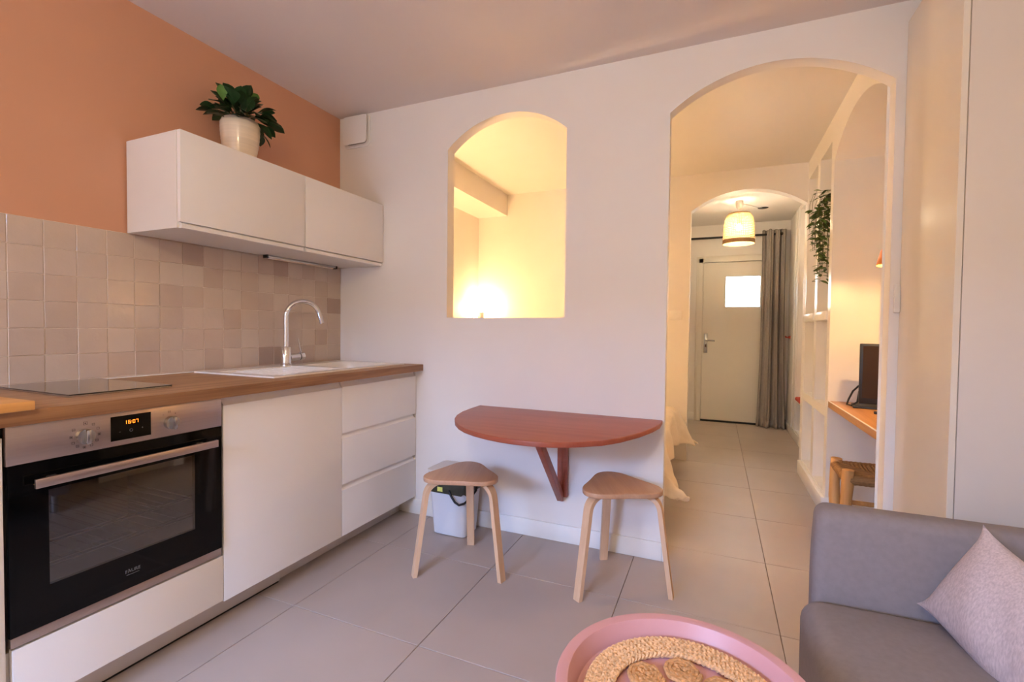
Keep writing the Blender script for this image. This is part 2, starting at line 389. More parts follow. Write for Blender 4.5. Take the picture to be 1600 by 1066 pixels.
struct(MB().box(-4, 8, 4.4, 8.0, -0.25, -0.1).build('added_ground_door', added_ground_mat))  # unseen ground added with the facade to shape the hall daylight
# baseboards
def base(name, x0, x1, y0, y1, h=0.09):
    return struct(MB().box(x0, x1, y0, y1, 0.0005, h, 0.003, 2).build(name, white_gloss))
base('baseboard_partition', 0.506, 2.045, -0.013, 0.0, 0.092)
base('baseboard_arch_jamb', 2.045, 2.056, -0.013, 0.074, 0.092)
base('baseboard_shelf', XS - 0.024, XS, 1.055, 1.985, 0.105)
base('baseboard_alcove', XS - 0.024, 3.5, 1.043, 1.055, 0.105)
base('baseboard_hall_end', 1.2, 2.035, 4.008, 4.02, 0.10)
base('baseboard_hall_right', 3.038, 3.05, 2.07, 4.02, 0.09)
base('baseboard_bedroom_back', 0.0, 1.9, 1.958, 1.97, 0.09)
# window behind the camera
w1 = struct(MB().box(WIN[0], WIN[1], -4.70, -4.65, WIN[2], WIN[2] + 0.05).box(WIN[0], WIN[1], -4.70, -4.65, WIN[3] - 0.05, WIN[3])
            .box(WIN[0], WIN[0] + 0.05, -4.70, -4.65, WIN[2], WIN[3]).box(WIN[1] - 0.05, WIN[1], -4.70, -4.65, WIN[2], WIN[3])
            .box(0.875, 0.925, -4.70, -4.65, WIN[2], WIN[3]).build('window_1', front_white))
MB().box(WIN[0] + 0.05, WIN[1] - 0.05, -4.678, -4.672, WIN[2] + 0.05, WIN[3] - 0.05).build('window_pane', clear_pane, w1)

# zellige backsplash on wall_left: tiles of 10 cm, laid with slight lippage
MB().box(-0.002, 0.0056, -2.60, -0.001, 0.86, 1.515).build('grout_bed', wall_grout, wl)
rows = [0.877, 0.922, 1.0205, 1.119, 1.218, 1.3165, 1.4155, 1.514]
cols = [-0.0005 - 0.0]
y = -0.808
ys = [-0.808 + 0.0985 * k for k in range(0, 9)]
ys = sorted(set([round(-0.808 + 0.0985 * k, 4) for k in range(-18, 9)]))
ys = [v for v in ys if v < -0.02] + [-0.0008]
dark = {(5, -10): 3}
for r in range(len(rows) - 1):
    for c in range(len(ys) - 1):
        y0, y1 = ys[c], ys[c + 1]
        if y1 - y0 < 0.012: continue
        w = random.random()
        k = 0 if w < 0.42 else 1 if w < 0.66 else 4 if w < 0.78 else 2 if w < 0.94 else 3
        mx = 0.0075 + random.uniform(-0.0006, 0.0008); g = 0.0007
        b = MB().box(0.001, mx, y0 + g, y1 - g, rows[r] + g, rows[r + 1] - g, 0.0014, 1)
        # a gentle individual tilt, as hand-made tiles sit
        cx, cy, cz = mx, (y0 + y1) / 2, (rows[r] + rows[r + 1]) / 2
        T = Matrix.Translation((0, cy, cz)) @ Euler((0, random.uniform(-0.009, 0.009), random.uniform(-0.009, 0.009))).to_matrix().to_4x4() @ Matrix.Translation((0, -cy, -cz))
        b.transform(T)
        b.build('wall_tile', zellige[k], wl)

# ================================================================= KITCHEN
XF = 0.602                       # plane of the cabinet fronts
ZT, ZB = 0.914, 0.876            # worktop top and underside
def front(name, y0, y1, z0, z1, parent):
    """a flat drawer or door front"""
    return MB().prism([(XF, z0), (XF, z1), (XF - 0.020, z1), (XF - 0.020, z0)], 1, y0, y1, 0.0012, 2).build(name, front_white, parent)
def cabinet(name, y0, y1, label, z_top=ZB - 0.002):
    t = thing(name, (0.30, (y0 + y1) / 2, 0), label, 'cabinet')
    MB().box(0.02, XF - 0.024, y0 + 0.001, y1 - 0.001, 0.108, z_top).build('carcass', carcass_white, t)
    return t
def scoop(y0, y1, z0, z1, parent):
    """the curved recess above a front where the fingers reach in"""
    h = z1 - z0
    pts = [(XF - 0.0225, z0 + 0.0002), (XF - 0.0015, z0 + 0.0002), (XF - 0.0075, z0 + 0.22 * h), (XF - 0.0125, z0 + 0.45 * h), (XF - 0.0160, z0 + 0.72 * h), (XF - 0.0175, z1), (XF - 0.0225, z1)]
    MB().prism(pts, 1, y0, y1).build('finger_pull', front_white, parent)
# drawer unit by the partition
c = cabinet('drawer_cabinet', -0.630, -0.004, 'white three-drawer base cabinet in the corner against the white partition', 0.72)
MB().box(XF - 0.04, XF - 0.0245, -0.629, -0.005, 0.72, ZB - 0.002).build('front_rail', carcass_white, c)
for z0, z1 in ((0.615, 0.842), (0.363, 0.589), (0.107, 0.333)):
    d = front('drawer', -0.627, -0.008, z0, z1, c)
    scoop(-0.625, -0.016, z1, z1 + (0.032 if z1 > 0.8 else 0.0245), d)
MB().box(XF - 0.024, XF - 0.003, -0.0065, -0.001, 0.107, ZB - 0.002).build('filler_strip', carcass_white, c)
# cabinet below the sink
c = cabinet('sink_cabinet', -1.238, -0.632, 'white base cabinet with one plain door below the sink', 0.70)
MB().box(XF - 0.04, XF - 0.0245, -1.238, -0.632, 0.7, ZB - 0.002).build('front_rail', carcass_white, c)
d = front('door', -1.236, -0.630, 0.106, 0.840, c); scoop(-1.234, -0.634, 0.840, ZB - 0.003, d)
MB().cyl((XF - 0.0185, -1.045, 0.862), (XF - 0.0165, -1.045, 0.862), 0.0022, 10).build('screw_hole', rubber_black, d)
# oven housing with a low drawer
c = cabinet('oven_cabinet', -1.842, -1.240, 'white oven housing cabinet with a low plain drawer under the oven', 0.27)
MB().box(0.02, XF - 0.03, -1.842, -1.829, 0.27, ZB - 0.002).build('side_panel', carcass_white, c)
MB().box(0.02, XF - 0.03, -1.2425, -1.240, 0.27, ZB - 0.002).build('side_panel', carcass_white, c)
front('drawer', -1.816, -1.239, 0.112, 0.281, c)
# next cabinet, cut by the frame
c = cabinet('base_cabinet', -2.445, -1.845, 'white base cabinet cut by the left edge beside the oven')
d = front('door', -2.444, -1.829, 0.107, 0.842, c); scoop(-2.444, -1.833, 0.842, ZB - 0.003, d)
# plinths
p = MB().box(0.470, 0.506, -2.44, -0.905, 0.004, 0.105, 0.003).build('plinth', plinth_mat)
tag(rebase(p, (0.49, -1.6, 0)), 'white plinth board under the oven, with a rounded end and dark seal', 'plinth')
MB().box(0.468, 0.508, -2.44, -0.915, 0.0003, 0.004).build('seal', rubber_black, p)
p = MB().box(0.462, 0.488, -0.903, -0.014, 0.0005, 0.105, 0.001).build('plinth', plinth_mat)
tag(rebase(p, (0.475, -0.46, 0)), 'white plinth board set back under the drawer cabinet', 'plinth')
# worktop with the sink cut out
wt = MB()
SX0, SX1, SY0, SY1 = 0.075, 0.515, -0.945, -0.095
for b in ((0.008, SX0, -2.45, -0.001), (SX1, 0.648, -2.45, -0.001), (SX0, SX1, -2.45, SY0), (SX0, SX1, SY1, -0.001)):
    wt.box(b[0], b[1], b[2], b[3], ZB, ZT)
wto = wt.build('worktop', oak_top); tag(rebase(wto, (0.33, -1.2, ZB)), 'oak-look kitchen worktop running along the tiled wall', 'worktop')
MB().box(0.648, 0.6495, -2.45, -0.001, ZB, ZT, 0.0005, 1).build('edge_band', oak_edge, wto)
cs = MB().box(0.0085, 0.014, -2.2, -0.95, ZT, ZT + 0.004).build('sealant', plastic_white, wto)
# sink
t = thing('kitchen_sink', (0.30, -0.52, ZT), 'cream composite sink with a drainer, set into the oak worktop', 'sink')
ox0, ox1, oy0, oy1 = 0.038, 0.555, -0.975, -0.062
zt = ZT + 0.007
rim = MB()
def deck(f):
    pass
b = MB()
bx0, bx1, by0, by1 = 0.150, 0.500, -0.470, -0.110     # bowl
for q in ((ox0, bx0, oy0, oy1), (bx1, ox1, oy0, oy1), (bx0, bx1, by1, oy1), (bx0, bx1, oy0, -0.93), (bx0, bx1, -0.525, by0)):
    b.box(q[0], q[1], q[2], q[3], ZT + 0.0005, zt)
b.build('deck', sink_mat, t)
b = MB()
def bowl_f(u, v):
    # v 0 rim .. 1 bottom centre, u around
    a = 2 * PI * u; k = 5.0
    cx, cy = (bx0 + bx1) / 2, (by0 + by1) / 2; hx, hy = (bx1 - bx0) / 2, (by1 - by0) / 2
    ca, sa = math.cos(a), math.sin(a); d = (abs(ca) ** k + abs(sa) ** k) ** (-1 / k)
    if v < 0.02: s, z = 1.0 / max(d * max(abs(ca), abs(sa)), 1e-6), zt - 0.0005
    elif v < 0.7: s, z = 1 - 0.10 * v, zt - 0.165 * min(1, (v / 0.7))
    else: s, z = max(0.0, 1 - 0.07 - (v - 0.7) * 3.1), zt - 0.165 - 0.010 * (v - 0.7)
    return (cx + hx * d * ca * s, cy + hy * d * sa * s, z)
b.grid(bowl_f, 48, 12, closed_u=True); b.build('bowl', sink_mat, t, recalc=False)
b = MB().box(bx0, bx1, -0.93, -0.525, ZT - 0.004, zt - 0.005)
for k in range(9): b.box(bx0 + 0.02, bx1 - 0.02, -0.905 + k * 0.042, -0.895 + k * 0.042, zt - 0.0055, zt - 0.001, 0.001, 1)
b.build('drainer', sink_mat, t)
MB().lathe([(0.0, zt - 0.168), (0.04, zt - 0.168), (0.045, zt - 0.164), (0.0, zt - 0.162)], 0.325, -0.29, 24).build('drain', satin_metal, t)
# mixer tap
FX, FY = 0.110, -0.522
t = thing('kitchen_tap', (FX, FY, zt), 'chrome kitchen tap with a tall curved spout behind the sink', 'tap')
MB().lathe([(0, zt), (0.029, zt), (0.029, zt + 0.006), (0.0255, zt + 0.008), (0.0255, 1.020), (0.022, 1.024), (0, 1.024)], FX, FY, 28).build('body', chrome, t)
R_, ph = 0.087, math.radians(32)
path = [(FX, FY, 1.02), (FX, FY, 1.10), (FX, FY, 1.187)]
for k in range(1, 17):
    a = math.radians(165) * k / 16; h = R_ - R_ * math.cos(a)
    path.append((FX + h * math.sin(ph), FY + h * math.cos(ph), 1.187 + R_ * math.sin(a)))
a = math.radians(165); h = R_ - R_ * math.cos(a)
for e in (0.03, 0.058):
    hh = h + e * math.sin(a); path.append((FX + hh * math.sin(ph), FY + hh * math.cos(ph), 1.187 + R_ * math.sin(a) + e * math.cos(a)))
MB().tube(path, 0.0132, 18).build('spout', chrome, t)
MB().cyl((FX, FY + 0.02, 0.962), (FX, FY + 0.085, 0.966), 0.021, 22).build('cartridge', chrome, t)
MB().cyl((FX, FY + 0.086, 0.966), (FX, FY + 0.089, 0.966), 0.0205, 22).build('seal_ring', rubber_black, t)
MB().cyl((FX, FY + 0.090, 0.966), (FX, FY + 0.116, 0.968), 0.0215, 22).build('knob', chrome, t)
MB().tube([(FX, FY + 0.103, 0.985), (FX, FY + 0.092, 1.02), (FX, FY + 0.082, 1.068)], [0.0045, 0.0038, 0.0032], 10).build('lever', chrome, t)
# hob
t = thing('induction_hob', (0.26, -1.49, ZT), 'black glass two-zone hob set into the oak worktop', 'hob')
MB().box(0.030, 0.489, -1.641, -1.346, ZT + 0.0003, ZT + 0.0058, 0.0006, 1).build('trim_frame', satin_metal, t)
MB().box(0.029, 0.4895, -1.6415, -1.3455, ZT + 0.0058, ZT + 0.0090, 0.0008, 1).build('glass_top', ceramic_black, t)
# chopping board
p = MB().box(0.36, 0.668, -2.35, -1.789, ZT + 0.0005, ZT + 0.0245, 0.003).build('chopping_board', board_wood)
T = Matrix.Translation((0.66, -1.79, 0)) @ Matrix.Rotation(math.radians(2.0), 4, 'Z') @ Matrix.Translation((-0.66, 1.79, 0))
p.data.transform(T)
tag(rebase(p, (0.5, -2.05, ZT)), 'pale wooden chopping board on the worktop at the left edge', 'board')
# oven
t = thing('built_in_oven', (0.3, -1.535, 0.285), 'built-in oven with steel control panel and black glass door', 'oven')
y0, y1 = -1.824, -1.2455
MB().box(0.06, XF - 0.012, y0 + 0.014, y1 - 0.006, 0.289, 0.30).box(0.06, XF - 0.012, y0 + 0.014, y1 - 0.006, 0.75, 0.868)\
    .box(0.06, XF - 0.012, y0 + 0.014, y0 + 0.05, 0.30, 0.75).box(0.06, XF - 0.012, y1 - 0.04, y1 - 0.006, 0.30, 0.75).box(0.06, 0.10, y0 + 0.05, y1 - 0.04, 0.30, 0.75).build('cavity', oven_cavity, t)
cp = MB().box(XF - 0.012, XF + 0.004, y0, y1, 0.767, 0.873, 0.0015).build('control_panel', steel, t)
MB().box(XF - 0.012, XF + 0.002, y0 + 0.004, y1 - 0.002, 0.288, 0.314, 0.001).build('lower_trim', steel, t)
dr = MB()
wy0, wy1, wz0, wz1 = -1.740, -1.344, 0.422, 0.684
for q in ((y0 + 0.003, wy0, 0.3155, 0.7655), (wy1, y1 - 0.001, 0.3155, 0.7655), (wy0, wy1, 0.3155, wz0), (wy0, wy1, wz1, 0.7655)):
    dr.box(XF - 0.010, XF + 0.004, q[0], q[1], q[2], q[3])
dr = dr.build('door', oven_black, t)
MB().box(XF - 0.004, XF + 0.0035, wy0 - 0.001, wy1 + 0.001, wz0 - 0.001, wz1 + 0.001).build('door_glass', oven_pane, dr)
MB().box(XF + 0.030, XF + 0.040, -1.780, -1.282, 0.702, 0.727, 0.0015).box(XF + 0.003, XF + 0.031, -1.745, -1.725, 0.706, 0.723, 0.001).box(XF + 0.003, XF + 0.031, -1.338, -1.318, 0.706, 0.723, 0.001).build('handle', steel, dr)
for z in (0.512, 0.446):
    r = MB()
    for xx in (0.54, 0.525): r.cyl((xx, -1.77, z + (0.54 - xx) * 0.25), (xx, -1.29, z + (0.54 - xx) * 0.25), 0.0024, 8)
    for k in range(12): r.cyl((0.14, -1.75 + k * 0.04, z), (0.53, -1.75 + k * 0.04, z), 0.0016, 6)
    r.build('rack', satin_metal, t)
def dial(yc, zc, label):
    k = MB().cyl((XF + 0.003, yc, zc), (XF + 0.020, yc, zc), 0.0215, 32)
    k.box(XF + 0.018, XF + 0.034, yc - 0.0055, yc + 0.0055, zc - 0.0205, zc + 0.0205, 0.002)
    return k.build('knob', satin_metal, cp, smooth=False)
dial(-1.660, 0.814, ''); dial(-1.424, 0.812, '')
MB().box(XF + 0.0035, XF + 0.0052, -1.594, -1.4835, 0.783, 0.857, 0.0004, 1).build('display', oven_black, cp)
mk = MB()
def outline(b, yc, zc, s=0.0034, w=0.0007, x=XF + 0.0041):
    for q in ((-s, s, -s, -s + w), (-s, s, s - w, s), (-s, -s + w, -s, s), (s - w, s, -s, s)):
        b.box(x, x + 0.0004, yc + q[0], yc + q[1], zc + q[2], zc + q[3])
ang = [90, 55, 25, -5, -35, -65, -95, -125, 210, 180, 145, 120]
for n, a in enumerate(ang[:11]):
    yy, zz = -1.656 + 0.0335 * math.cos(math.radians(a)), 0.816 + 0.0345 * math.sin(math.radians(a))
    outline(mk, yy, zz, 0.0046 if n == 0 else 0.0034)
    if n % 3 == 0: mk.box(XF + 0.0041, XF + 0.0045, yy - 0.0015, yy + 0.0015, zz - 0.0015, zz + 0.0015)
    elif n % 3 == 1: mk.box(XF + 0.0041, XF + 0.0045, yy - 0.002, yy + 0.002, zz - 0.0004, zz + 0.0004)
outline(mk, -1.427, 0.848, 0.0036); mk.box(XF + 0.0041, XF + 0.0045, -1.4285, -1.4255, 0.8475, 0.8485)
for yy, plus in ((-1.446, False), (-1.408, True)):
    mk.box(XF + 0.0041, XF + 0.0045, yy - 0.002, yy + 0.002, 0.8395, 0.8403)
    if plus: mk.box(XF + 0.0041, XF + 0.0045, yy - 0.0004, yy + 0.0004, 0.8379, 0.8419)
mko = mk.build('printed_marks', mark_grey, cp); mko['kind'] = 'stuff'
seg = MB()
SEG = {'1': 'bc', '6': 'afedcg', '0': 'abcdef', '7': 'abc'}
def digit(ch, yc, zc, w=0.0062, h=0.0105, tt=0.0011):
    # viewed from +x, to the right is +y
    r = {'a': (-w/2, w/2, h/2 - tt, h/2), 'd': (-w/2, w/2, -h/2, -h/2 + tt), 'g': (-w/2, w/2, -tt/2, tt/2), 'f': (-w/2, -w/2 + tt, 0, h/2), 'e': (-w/2, -w/2 + tt, -h/2, 0),
         'b': (w/2 - tt, w/2, 0, h/2), 'c': (w/2 - tt, w/2, -h/2, 0)}
    for q in SEG[ch]: seg.box(XF + 0.0053, XF + 0.0058, yc + r[q][0], yc + r[q][1], zc + r[q][2], zc + r[q][3])
for ch, yc in (('1', -1.5555), ('6', -1.5445), ('0', -1.5325), ('7', -1.5235)): digit(ch, yc, 0.8355)
for dz in (0.002, -0.002): seg.box(XF + 0.0053, XF + 0.0058, -1.5391, -1.5379, 0.8355 + dz - 0.0006, 0.8355 + dz + 0.0006)
seg.build('clock_digits', led_orange, cp)
kk = MB(); kk.box(XF + 0.0053, XF + 0.0056, -1.573, -1.568, 0.808, 0.8087); kk.box(XF + 0.0053, XF + 0.0056, -1.511, -1.506, 0.8112, 0.8119); kk.box(XF + 0.0053, XF + 0.0056, -1.50885, -1.50815, 0.809, 0.814)
kk.tube([(XF + 0.0055, -1.540 + 0.0042 * math.cos(q * 2 * PI / 14), 0.809 + 0.0042 * math.sin(q * 2 * PI / 14)) for q in range(14)], 0.0004, 5, closed=True)
kko = kk.build('touch_marks', logo_grey, cp); kko['kind'] = 'stuff'
def text(body, size, mat, loc, rot, parent, name, extr=0.0003):
    cu = bpy.data.curves.new(name, 'FONT'); cu.body = body; cu.size = size; cu.extrude = extr; cu.align_x = 'CENTER'; cu.align_y = 'BOTTOM'
    tmp = bpy.data.objects.new('tmp_text', cu); COL.objects.link(tmp)
    bpy.context.view_layer.update()
    me = bpy.data.meshes.new_from_object(tmp.evaluated_get(bpy.context.evaluated_depsgraph_get()))
    bpy.data.objects.remove(tmp); bpy.data.curves.remove(cu)
    me.materials.clear(); me.materials.append(mat); me.name = name
    o = bpy.data.objects.new(name, me); COL.objects.link(o)
    if parent is not None: o.parent = parent; o.location = Vector(loc) - world_loc(parent)
    else: o.location = loc
    o.rotation_euler = rot; return o
text('FAURE', 0.0145, logo_grey, (XF + 0.0045, -1.5385, 0.3615), (PI/2, 0, PI/2), dr, 'logo_lettering')
lg = MB().box(XF + 0.0042, XF + 0.0047, -1.5565, -1.5205, 0.3575, 0.3587); lg.prism([(-1.5515, 0.3725), (-1.5480, 0.3725), (-1.5497, 0.3765)], 0, XF + 0.0042, XF + 0.0047); lg.build('logo_underline', logo_grey, dr)

# wall cabinets
def wall_cab(y0, y1, label):
    t = thing('wall_cabinet', (0.17, (y0 + y1) / 2, 1.515), label, 'cabinet', 'wall cabinets above the backsplash')
    MB().box(0.0095, 0.330, y0, y1, 1.5155, 1.8935, 0.001, 1).build('carcass', carcass_white, t)
    d = MB().box(0.332, 0.3515, y0 + 0.0015, y1 - 0.0015, 1.5385, 1.8935, 0.0012).build('door', front_white, t)
    MB().prism([(0.331, 1.5155), (0.3475, 1.5155), (0.3475, 1.5305), (0.340, 1.5365), (0.334, 1.5385), (0.331, 1.5385)], 1, y0 + 0.009, y1 - 0.009).build('finger_pull', front_white, d)
    return t
wall_cab(-1.2285, -0.6165, 'white wall cabinet over the hob side, with the potted plant on top')
wall_cab(-0.6150, -0.0035, 'white wall cabinet next to the partition, with the light strip below')
t = thing('under_cabinet_light', (0.055, -0.35, 1.505), 'slim light strip under the wall cabinets above the tap', 'light')
MB().box(0.040, 0.070, -0.600, -0.105, 1.500, 1.5150, 0.003).build('housing', satin_metal, t)
MB().box(0.044, 0.066, -0.580, -0.125, 1.4965, 1.5005, 0.001).build('diffuser', M('frosted_diffuser', rgb(225, 205, 190), 0.4), t)
for yy in (-0.606, -0.105): MB().box(0.038, 0.072, yy, yy + 0.007, 1.497, 1.5150, 0.001).build('end_cap', black_plastic, t)
# extractor outlet high on the partition
t = thing('air_vent', (0.146, 0.0, 2.376), 'square white air vent high in the corner on the partition', 'vent')
def rrect(x0, x1, z0, z1, r, n=5):
    pts = []
    for cx, cz, a0 in ((x1 - r, z1 - r, 0), (x0 + r, z1 - r, 90), (x0 + r, z0 + r, 180), (x1 - r, z0 + r, 270)):
        for k in range(n + 1):
            a = math.radians(a0 + 90 * k / n); pts.append((cx + r * math.cos(a), cz + r * math.sin(a)))
    return pts
MB().prism(rrect(0.046, 0.247, 2.276, 2.476, 0.028), 1, -0.012, -0.0005, 0.002).build('frame', plastic_white, t)
MB().prism(rrect(0.064, 0.226, 2.296, 2.456, 0.02), 1, -0.020, -0.012).build('duct', gap_dark, t)
MB().prism(rrect(0.060, 0.244, 2.288, 2.462, 0.022), 1, -0.042, -0.032, 0.002).build('cover', plastic_white, t)

# plant on the wall cabinet
PX, PY, PZ = 0.165, -0.832, 1.8937
t = thing('potted_plant', (PX, PY, PZ), 'dark green leafy plant in a ribbed cream pot on top of the wall cabinet', 'plant')
prof = [(0, PZ), (0.052, PZ), (0.058, PZ + 0.006)]
for k in range(1, 20):
    f = k / 20; prof.append((0.058 + 0.026 * math.sin(f * PI * 0.56) + (0.0012 if k % 2 else 0), PZ + 0.006 + 0.198 * f))
prof += [(0.0795, PZ + 0.206), (0.0775, PZ + 0.212), (0.074, PZ + 0.212), (0.072, PZ + 0.18), (0.0, PZ + 0.178)]
MB().lathe(prof, PX, PY, 40).build('pot', pot_mat, t)
MB().lathe([(0, PZ + 0.186), (0.073, PZ + 0.184), (0.073, PZ + 0.180)], PX, PY, 24).build('soil', soil, t)
def leaf_mesh(name, L, Wd, mat, curl=0.15, tip=0.5, nl=8, nw=4):
    b = MB()
    def f(u, v):
        w = math.sin(PI * min(1, u) ** tip) ** 0.8 if 0 < u < 1 else 0.0
        s = (v - 0.5) * 2
        return (u * L, s * w * Wd / 2, curl * L * (u * u) * -1 + abs(s) * w * Wd * 0.12)
    b.grid(f, nl + 1, nw + 1)
    me = bpy.data.meshes.new(name); bmesh.ops.remove_doubles(b.bm, verts=b.bm.verts, dist=1e-5); b.bm.to_mesh(me); b.bm.free()
    me.materials.append(mat)
    for p in me.polygons: p.use_smooth = True
    return me
def place(me, name, loc, direction, up, parent, scale=1.0):
    d = Vector(direction).normalized(); u = Vector(up); s = u.cross(d)
    s = s.normalized() if s.length > 1e-5 else d.orthogonal().normalized()
    n = d.cross(s)
    o = bpy.data.objects.new(name, me); COL.objects.link(o); o.parent = parent
    Mx = Matrix((( d.x, s.x, n.x), (d.y, s.y, n.y), (d.z, s.z, n.z))).to_4x4()
    o.matrix_local = Matrix.Translation(Vector(loc) - world_loc(parent)) @ Mx @ Matrix.Scale(scale, 4)
    return o
obov = leaf_mesh('leaf', 0.092, 0.064, leaf_dark, 0.22, 1.5)
obov2 = leaf_mesh('leaf', 0.080, 0.052, leaf_light, 0.05, 1.5)
rim = Vector((PX, PY, PZ + 0.20))
rng = random.Random(21)
NL = 86
for k in range(NL):
    az = 2.39996 * k + rng.uniform(-0.2, 0.2); el = math.radians(rng.choice([-8, 8, 22, 38, 55, 75]) + rng.uniform(-8, 8))
    d = Vector((math.cos(az) * math.cos(el), math.sin(az) * math.cos(el), math.sin(el)))
    rr = rng.uniform(0.03, 0.088)
    d0 = Vector((d.x, d.y, abs(d.z) * 0.9 + 0.25)).normalized()
    pos = rim + Vector((d0.x * rr * 1.25, d0.y * rr * 1.25, d0.z * rr * 1.15 + 0.004))
    if pos.x + d.x * 0.08 < 0.03: d.x = abs(d.x) * 0.3; d.normalize()
    ld = (d + Vector((0, 0, rng.uniform(-0.45, 0.1)))).normalized()
    place(obov, 'leaf', pos, ld, (rng.uniform(-.35, .35), rng.uniform(-.35, .35), 1), t, rng.uniform(0.72, 1.12))
    if k % 3 == 0:
        q = MB(); q.tube([rim + Vector((0.01 * math.cos(az), 0.01 * math.sin(az), -0.02)), rim + (pos - rim) * 0.5 + Vector((0, 0, 0.006)), pos], [0.003, 0.0025, 0.0018], 6); q.build('stem', stem_mat, t)
# a few bright or drooping leaves as in the photo
for dy, dz, dx, dirv, upv, mt, sc in ((-0.105, 0.060, 0.03, (0.25, -0.35, 0.9), (0.8, -0.5, 0.3), obov2, 0.85), (0.028, 0.105, 0.03, (0.2, 0.45, 0.85), (0.8, -0.45, 0.4), obov2, 0.85),
                                  (0.075, 0.0, 0.02, (0.1, 0.3, -1.0), (0.9, -0.3, 0.2), obov, 0.8), (0.090, -0.012, 0.03, (0.2, 0.95, -0.75), (0.6, 0.1, 0.8), obov, 0.8), (-0.075, 0.002, 0.0, (0, -1, 0.04), (0.2, 0, 1), obov, 0.9), (-0.08, 0.055, 0.01, (0.1, -1, 0.05), (0.25, 0, 1), obov, 0.9)):
    place(mt, 'leaf', rim + Vector((dx, dy, dz)), dirv, upv, t, sc)

# fold-down table
t = thing('folding_table', (1.536, 0.0, 0.30), 'rust red half-round folding table on a wall bracket', 'table')
prof = [(1.034, -0.001), (1.036, -0.12), (1.045, -0.228), (1.068, -0.325), (1.1, -0.401), (1.145, -0.475), (1.2, -0.541), (1.26, -0.594), (1.33, -0.637), (1.402, -0.667), (1.47, -0.686), (1.54, -0.696), (1.618, -0.693),
        (1.68, -0.680), (1.74, -0.655), (1.80, -0.615), (1.861, -0.563), (1.92, -0.477), (1.978, -0.345), (2.016, -0.217), (2.036, -0.111), (2.037, -0.001)]
MB().prism(prof, 2, 0.674, 0.696, 0.004, 3).build('tabletop', table_red, t)
MB().box(1.509, 1.536, -0.024, -0.0005, 0.250, 0.672, 0.002).box(1.5365, 1.565, -0.030, -0.0005, 0.250, 0.672, 0.002).build('wall_post', table_red, t)
bp = [(-0.030, 0.228), (-0.056, 0.236), (-0.437, 0.640), (-0.437, 0.662), (-0.398, 0.662), (-0.030, 0.272)]
MB().prism(bp, 0, 1.520, 1.548, 0.002).build('brace', table_red, t)
MB().box(1.518, 1.550, -0.435, -0.03, 0.650, 0.673, 0.002).build('support_arm', table_red, t)
MB().prism([(-0.590, 0.674), (-0.575, 0.660), (-0.40, 0.660), (-0.385, 0.674)], 0, 1.462, 1.508, 0.001).build('batten', table_red, t)

# plywood stools
def stool_proto():
    t = thing('stool', (0, 0, 0), '', 'stool', 'plywood stools at the folding table')
    # rounded-triangle seat
    pts = []
    n = 60
    for k in range(n):
        a = 2 * PI * k / n
        r = 0.158 + 0.029 * math.cos(3 * a) + 0.003 * math.cos(6 * a)
        pts.append((r * math.cos(a), r * math.sin(a)))
    MB().prism(pts, 2, 0.431, 0.452, 0.004, 3).build('seat', birch_seat, t)
    for q in range(3):
        a = 2 * PI * q / 3
        path = []
        # centre line in the (radial, z) plane: out under the seat, round the bend, down with a splay
        path += [(0.035, 0.424), (0.08, 0.424), (0.115, 0.424)]
        for k in range(1, 9):
            f = math.radians(90 - 84 * k / 8); path.append((0.115 + 0.066 * math.cos(f), 0.358 + 0.066 * math.sin(f)))
        ex, ez = path[-1]
        for k in range(1, 5): path.append((ex + (0.232 - ex) * k / 4, ez * (1 - k / 4)))
        b = bmesh.new(); rings = []
        for i, (r, z) in enumerate(path):
            r0, z0 = path[max(i - 1, 0)]; r1, z1 = path[min(i + 1, len(path) - 1)]
            tx, tz = r1 - r0, z1 - z0; l = math.hypot(tx, tz); nx, nz = -tz / l, tx / l
            if i == len(path) - 1: nx, nz = 1, 0
            th, wd = 0.0095, 0.021 - 0.003 * (i / len(path))
            rings.append([b.verts.new((r + s1 * nx * th, s2 * wd, z + s1 * nz * th)) for s1, s2 in ((1, 1), (1, -1), (-1, -1), (-1, 1))])
        for A, B in zip(rings[:-1], rings[1:]):
            for j in range(4): b.faces.new((A[j], A[(j + 1) % 4], B[(j + 1) % 4], B[j]))
        b.faces.new(rings[0]); b.faces.new(list(reversed(rings[-1])))
        bmesh.ops.recalc_face_normals(b, faces=b.faces)
        mb = MB(); mb.merge(b); mb.transform(Matrix.Rotation(a, 4, 'Z'))
        mb.build('leg', birch_leg, t)
    return t
s1 = stool_proto()
s2 = copy_tree(s1)
def fit(st, feet):
    c = sum((Vector(f) for f in feet), Vector((0, 0))) / 3
    d = Vector(feet[0]) - c
    st.location = (c.x, c.y, 0); st.rotation_euler = (0, 0, math.atan2(d.y, d.x)); return st
fit(s1, [(1.101, -0.213), (1.009, -0.634), (1.429, -0.515)]); s1['label'] = 'pale plywood three-legged stool in front of the waste bin'
fit(s2, [(1.770, -0.087), (1.756, -0.520), (2.128, -0.326)]); s2['label'] = 'pale plywood three-legged stool at the end of the partition by the archway'

